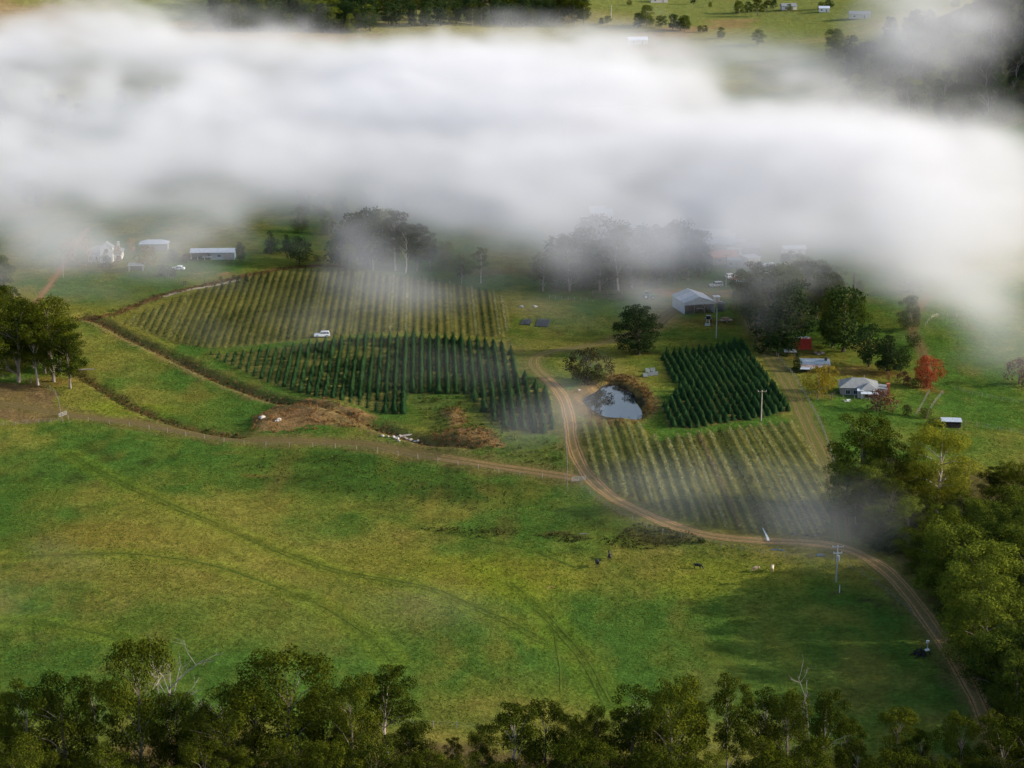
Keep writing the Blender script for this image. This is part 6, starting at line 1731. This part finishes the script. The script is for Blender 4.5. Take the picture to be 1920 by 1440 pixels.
# ------------------------------------------------------------------ the fog bank, a real volume lying over the valley
def bank_amount(X, Y):
    """how much fog hangs over a spot of the valley (plan view, metres)"""
    m = np.zeros_like(X)
    def patch(px, py, rx, ry, w, zf=24.0):
        c = flat(px, py, zf); a = abs(flat(px + rx, py, zf)[0] - c[0])
        b0 = flat(px, py + ry, zf)[1]; b1 = flat(px, py - ry, zf)[1]
        yy = np.where(Y < c[1], (Y - c[1]) / (c[1] - b0), (Y - c[1]) / (b1 - c[1]))
        r = np.hypot((X - c[0]) / a, yy)
        return w * sstep(1.0, 0.35, r)
    for q in FOG_PATCHES:
        m = m + patch(*q)
    return m

FOG_PATCHES = [
    (60, 120, 460, 130, .9), (150, 300, 460, 120, .95), (540, 205, 520, 140, .95), (620, 330, 440, 110, 1.0), (1000, 250, 520, 130, 1.1), (1480, 310, 480, 105, 1.7), (1150, 330, 380, 110, 1.3),
    (1850, 345, 400, 90, 1.3), (1850, 430, 280, 90, .6), (1050, 165, 440, 80, .55), (1250, 410, 260, 90, .6), (1600, 430, 320, 80, .7), (850, 440, 320, 95, .65), (150, 430, 360, 95, .6), (470, 430, 260, 80, .45), (1150, 455, 320, 90, .5), (1480, 470, 260, 70, .4), (1830, 510, 240, 90, .5),
    (40, 212, 110, 36, -1.6), (160, 240, 140, 32, -1.3), (290, 200, 80, 28, -1.2), (400, 318, 150, 34, -.8), (1150, 395, 70, 26, -.45), (1350, 455, 70, 50, -.4), (640, 395, 180, 34, -.4), (1740, 150, 280, 80, -1.2), (480, 290, 120, 40, -.35), (900, 300, 160, 30, -.3)]
WISPS = [(1075, 730, 60, 55, .9, 5), (1105, 700, 60, 30, .7, 5), (1090, 800, 70, 40, .5, 4), (1300, 920, 300, 80, .4, 5), (1530, 950, 150, 90, .5, 6), (900, 700, 300, 90, .12, 6), (1830, 610, 150, 80, .8, 9), (1760, 540, 150, 60, .6, 9),
         (60, 1090, 170, 80, .75, 6), (800, 1190, 170, 100, .5, 6), (1000, 800, 90, 60, .4, 4), (1450, 545, 90, 50, .5, 14), (780, 500, 190, 60, 1.1, 10), (1130, 520, 190, 70, 1.0, 12), (1640, 920, 90, 60, .4, 8), (560, 590, 330, 50, .22, 6),
         (200, 480, 280, 60, 1.3, 9), (460, 480, 260, 50, .35, 9), (1400, 480, 160, 60, .6, 9), (1600, 500, 200, 60, .6, 9),
         (1670, 105, 110, 34, .2, 36), (1820, 165, 110, 16, .12, 34), (1740, 20, 150, 34, .6, 56), (1700, 215, 200, 26, .5, 26), (1500, 170, 160, 40, .5, 26), (1300, 130, 250, 30, .35, 24), (900, 75, 340, 26, .4, 26), (1150, 105, 260, 30, .5, 26), (1400, 120, 200, 30, .4, 26), (500, 60, 240, 26, .4, 28), (1850, 225, 140, 24, .4, 30), (250, 60, 200, 40, .3, 40)]

x0, x1, y0, y1, z0, z1 = -330.0, 420.0, 350.0, 1330.0, -4.0, 74.0
vx, vy, vz = 3.6, 4.2, 2.3
fx_, fy_, fz_ = int((x1 - x0) / vx), int((y1 - y0) / vy), int((z1 - z0) / vz)
xs = x0 + (np.arange(fx_) + .5) * vx; ys = y0 + (np.arange(fy_) + .5) * vy; zs = z0 + (np.arange(fz_) + .5) * vz
X2, Y2 = np.meshgrid(xs, ys, indexing='ij')
wx = X2 + 40 * (fbm(X2, Y2, 70, 3, 301) - .5); wy = Y2 + 70 * (fbm(X2, Y2, 80, 3, 302) - .5)
A2 = bank_amount(wx, wy)
G2 = GRD(X2, Y2)
hb = 1 + 18 * (fbm(X2, Y2, 70, 3, 303) - .42)            # underside above the valley floor
ht = 22 + 38 * fbm(X2 * .8, Y2, 46, 4, 304, .55)                  # billowing top
X3, Y3, Z3 = np.meshgrid(xs, ys, zs, indexing='ij')
fb = np.zeros_like(X3); am = 1.0; tot = 0
for o, (sc_) in enumerate((46, 24, 13, 7.5)):
    fb += am * vnoise3((X3 + .6 * Z3 + .35 * Y3) / (sc_ * 1.35) + 3.1 * o, (Y3 - .3 * X3) / (sc_ * 1.35) + 1.7 * o, Z3 / (sc_ * .7) + o, 310 + o); tot += am; am *= .86
fb /= tot
rel = Z3 - np.minimum(G2, 14)[..., None]
prof = sstep(-5, 20, rel - hb[..., None]) * sstep(16, -14, rel - ht[..., None])
base = np.clip(A2[..., None] * 1.25, 0, 2.2) * prof
fb = np.clip((fb - .5) * 2.3 + .5, 0, 1)
dens = np.clip(1.4 * base - 1.5 * (1 - fb) * (.35 + .65 * sstep(1.8, .5, base)), 0, 1.9) * np.clip(.2 + 1.3 * fb, 0, 1.3)
D = 0.0128 * dens
for px, py, rx, ry, w, zc in WISPS:
    c = P(px, py) if zc < 20 else None
    if c is None:
        q = flat(px, py, zc); c = Vector((q[0], q[1], 0)); zz = zc
        s = FPX / (q[1] * 1.03)
    else:
        zz = c.z + zc; s = pxm(c)
        q = flat(px, py, zz); c = Vector((q[0], q[1], 0))
    a = rx / s; b = abs(flat(px, py - ry, zz)[1] - c.y)
    r = np.sqrt(((X3 - c.x) / a) ** 2 + ((Y3 - c.y) / b) ** 2 + ((Z3 - zz) / max(5.0, zc * .7)) ** 2)
    D += 0.010 * w * sstep(1.25, 0.05, r) * np.clip((fb - 0.30) * 3.4, 0, 1.8)
D[D < 0.0004] = 0
edge = np.minimum.reduce([X3 - x0, x1 - X3, Y3 - y0, y1 - Y3])
D *= sstep(0, 25, edge)

fog_src = bpy.data.meshes.new("fog_samples")
fog_src.vertices.add(D.size)
fog_src.attributes.new("d", 'FLOAT', 'POINT').data.foreach_set("value", D.astype(np.float32).ravel())
m_fog = bpy.data.materials.new("fog"); m_fog.use_nodes = True
nt = m_fog.node_tree; nt.nodes.clear()
vo = N(nt, 'ShaderNodeOutputMaterial'); pvv = N(nt, 'ShaderNodeVolumePrincipled')
pvv.inputs['Color'].default_value = (0.78, 0.79, 0.835, 1)
pvv.inputs['Density'].default_value = 1.0
pvv.inputs['Density Attribute'].default_value = "density"
pvv.inputs['Anisotropy'].default_value = 0.0
nt.links.new(pvv.outputs[0], vo.inputs['Volume'])

gn = bpy.data.node_groups.new("fog_grid", 'GeometryNodeTree')
gn.interface.new_socket("Geometry", in_out='INPUT', socket_type='NodeSocketGeometry')
gn.interface.new_socket("Geometry", in_out='OUTPUT', socket_type='NodeSocketGeometry')
gi = gn.nodes.new('NodeGroupInput'); go = gn.nodes.new('NodeGroupOutput')
vc = gn.nodes.new('GeometryNodeVolumeCube')
vc.inputs['Min'].default_value = (x0, y0, z0); vc.inputs['Max'].default_value = (x1, y1, z1)
vc.inputs['Resolution X'].default_value = fx_; vc.inputs['Resolution Y'].default_value = fy_; vc.inputs['Resolution Z'].default_value = fz_
pos = gn.nodes.new('GeometryNodeInputPosition'); sp = gn.nodes.new('ShaderNodeSeparateXYZ')
gn.links.new(pos.outputs[0], sp.inputs[0])
def gm(op, a, b=None, c=None):
    n = gn.nodes.new('ShaderNodeMath'); n.operation = op
    for i, v in enumerate((a, b, c)):
        if v is None: continue
        if isinstance(v, (int, float)): n.inputs[i].default_value = v
        else: gn.links.new(v, n.inputs[i])
    return n.outputs[0]
def cell(out, lo, hi, n):
    t = gm('FLOOR', gm('MULTIPLY', gm('SUBTRACT', out, lo), n / (hi - lo)))
    return gm('MINIMUM', gm('MAXIMUM', t, 0.0), float(n - 1))
ix = cell(sp.outputs[0], x0, x1, fx_); iy = cell(sp.outputs[1], y0, y1, fy_); iz = cell(sp.outputs[2], z0, z1, fz_)
si = gn.nodes.new('GeometryNodeSampleIndex'); si.data_type = 'FLOAT'; si.domain = 'POINT'
na = gn.nodes.new('GeometryNodeInputNamedAttribute'); na.data_type = 'FLOAT'; na.inputs['Name'].default_value = "d"
gn.links.new(gi.outputs[0], si.inputs['Geometry']); gn.links.new(na.outputs[0], si.inputs['Value'])
def im(op, a, b):
    n = gn.nodes.new('FunctionNodeIntegerMath'); n.operation = op
    for i, v in enumerate((a, b)):
        if isinstance(v, int): n.inputs[i].default_value = v
        else: gn.links.new(v, n.inputs[i])
    return n.outputs[0]
gn.links.new(im('ADD', im('MULTIPLY', im('ADD', im('MULTIPLY', ix, fy_), iy), fz_), iz), si.inputs['Index'])
gn.links.new(si.outputs[0], vc.inputs['Density'])
sm = gn.nodes.new('GeometryNodeSetMaterial'); sm.inputs['Material'].default_value = m_fog
gn.links.new(vc.outputs[0], sm.inputs['Geometry']); gn.links.new(sm.outputs[0], go.inputs[0])
fog = link("fog", fog_src)
fog_src.materials.append(m_fog)
fog.modifiers.new("fog_grid", 'NODES').node_group = gn
tag(fog, "thick white bank of morning fog drifting across the valley", kind="stuff")
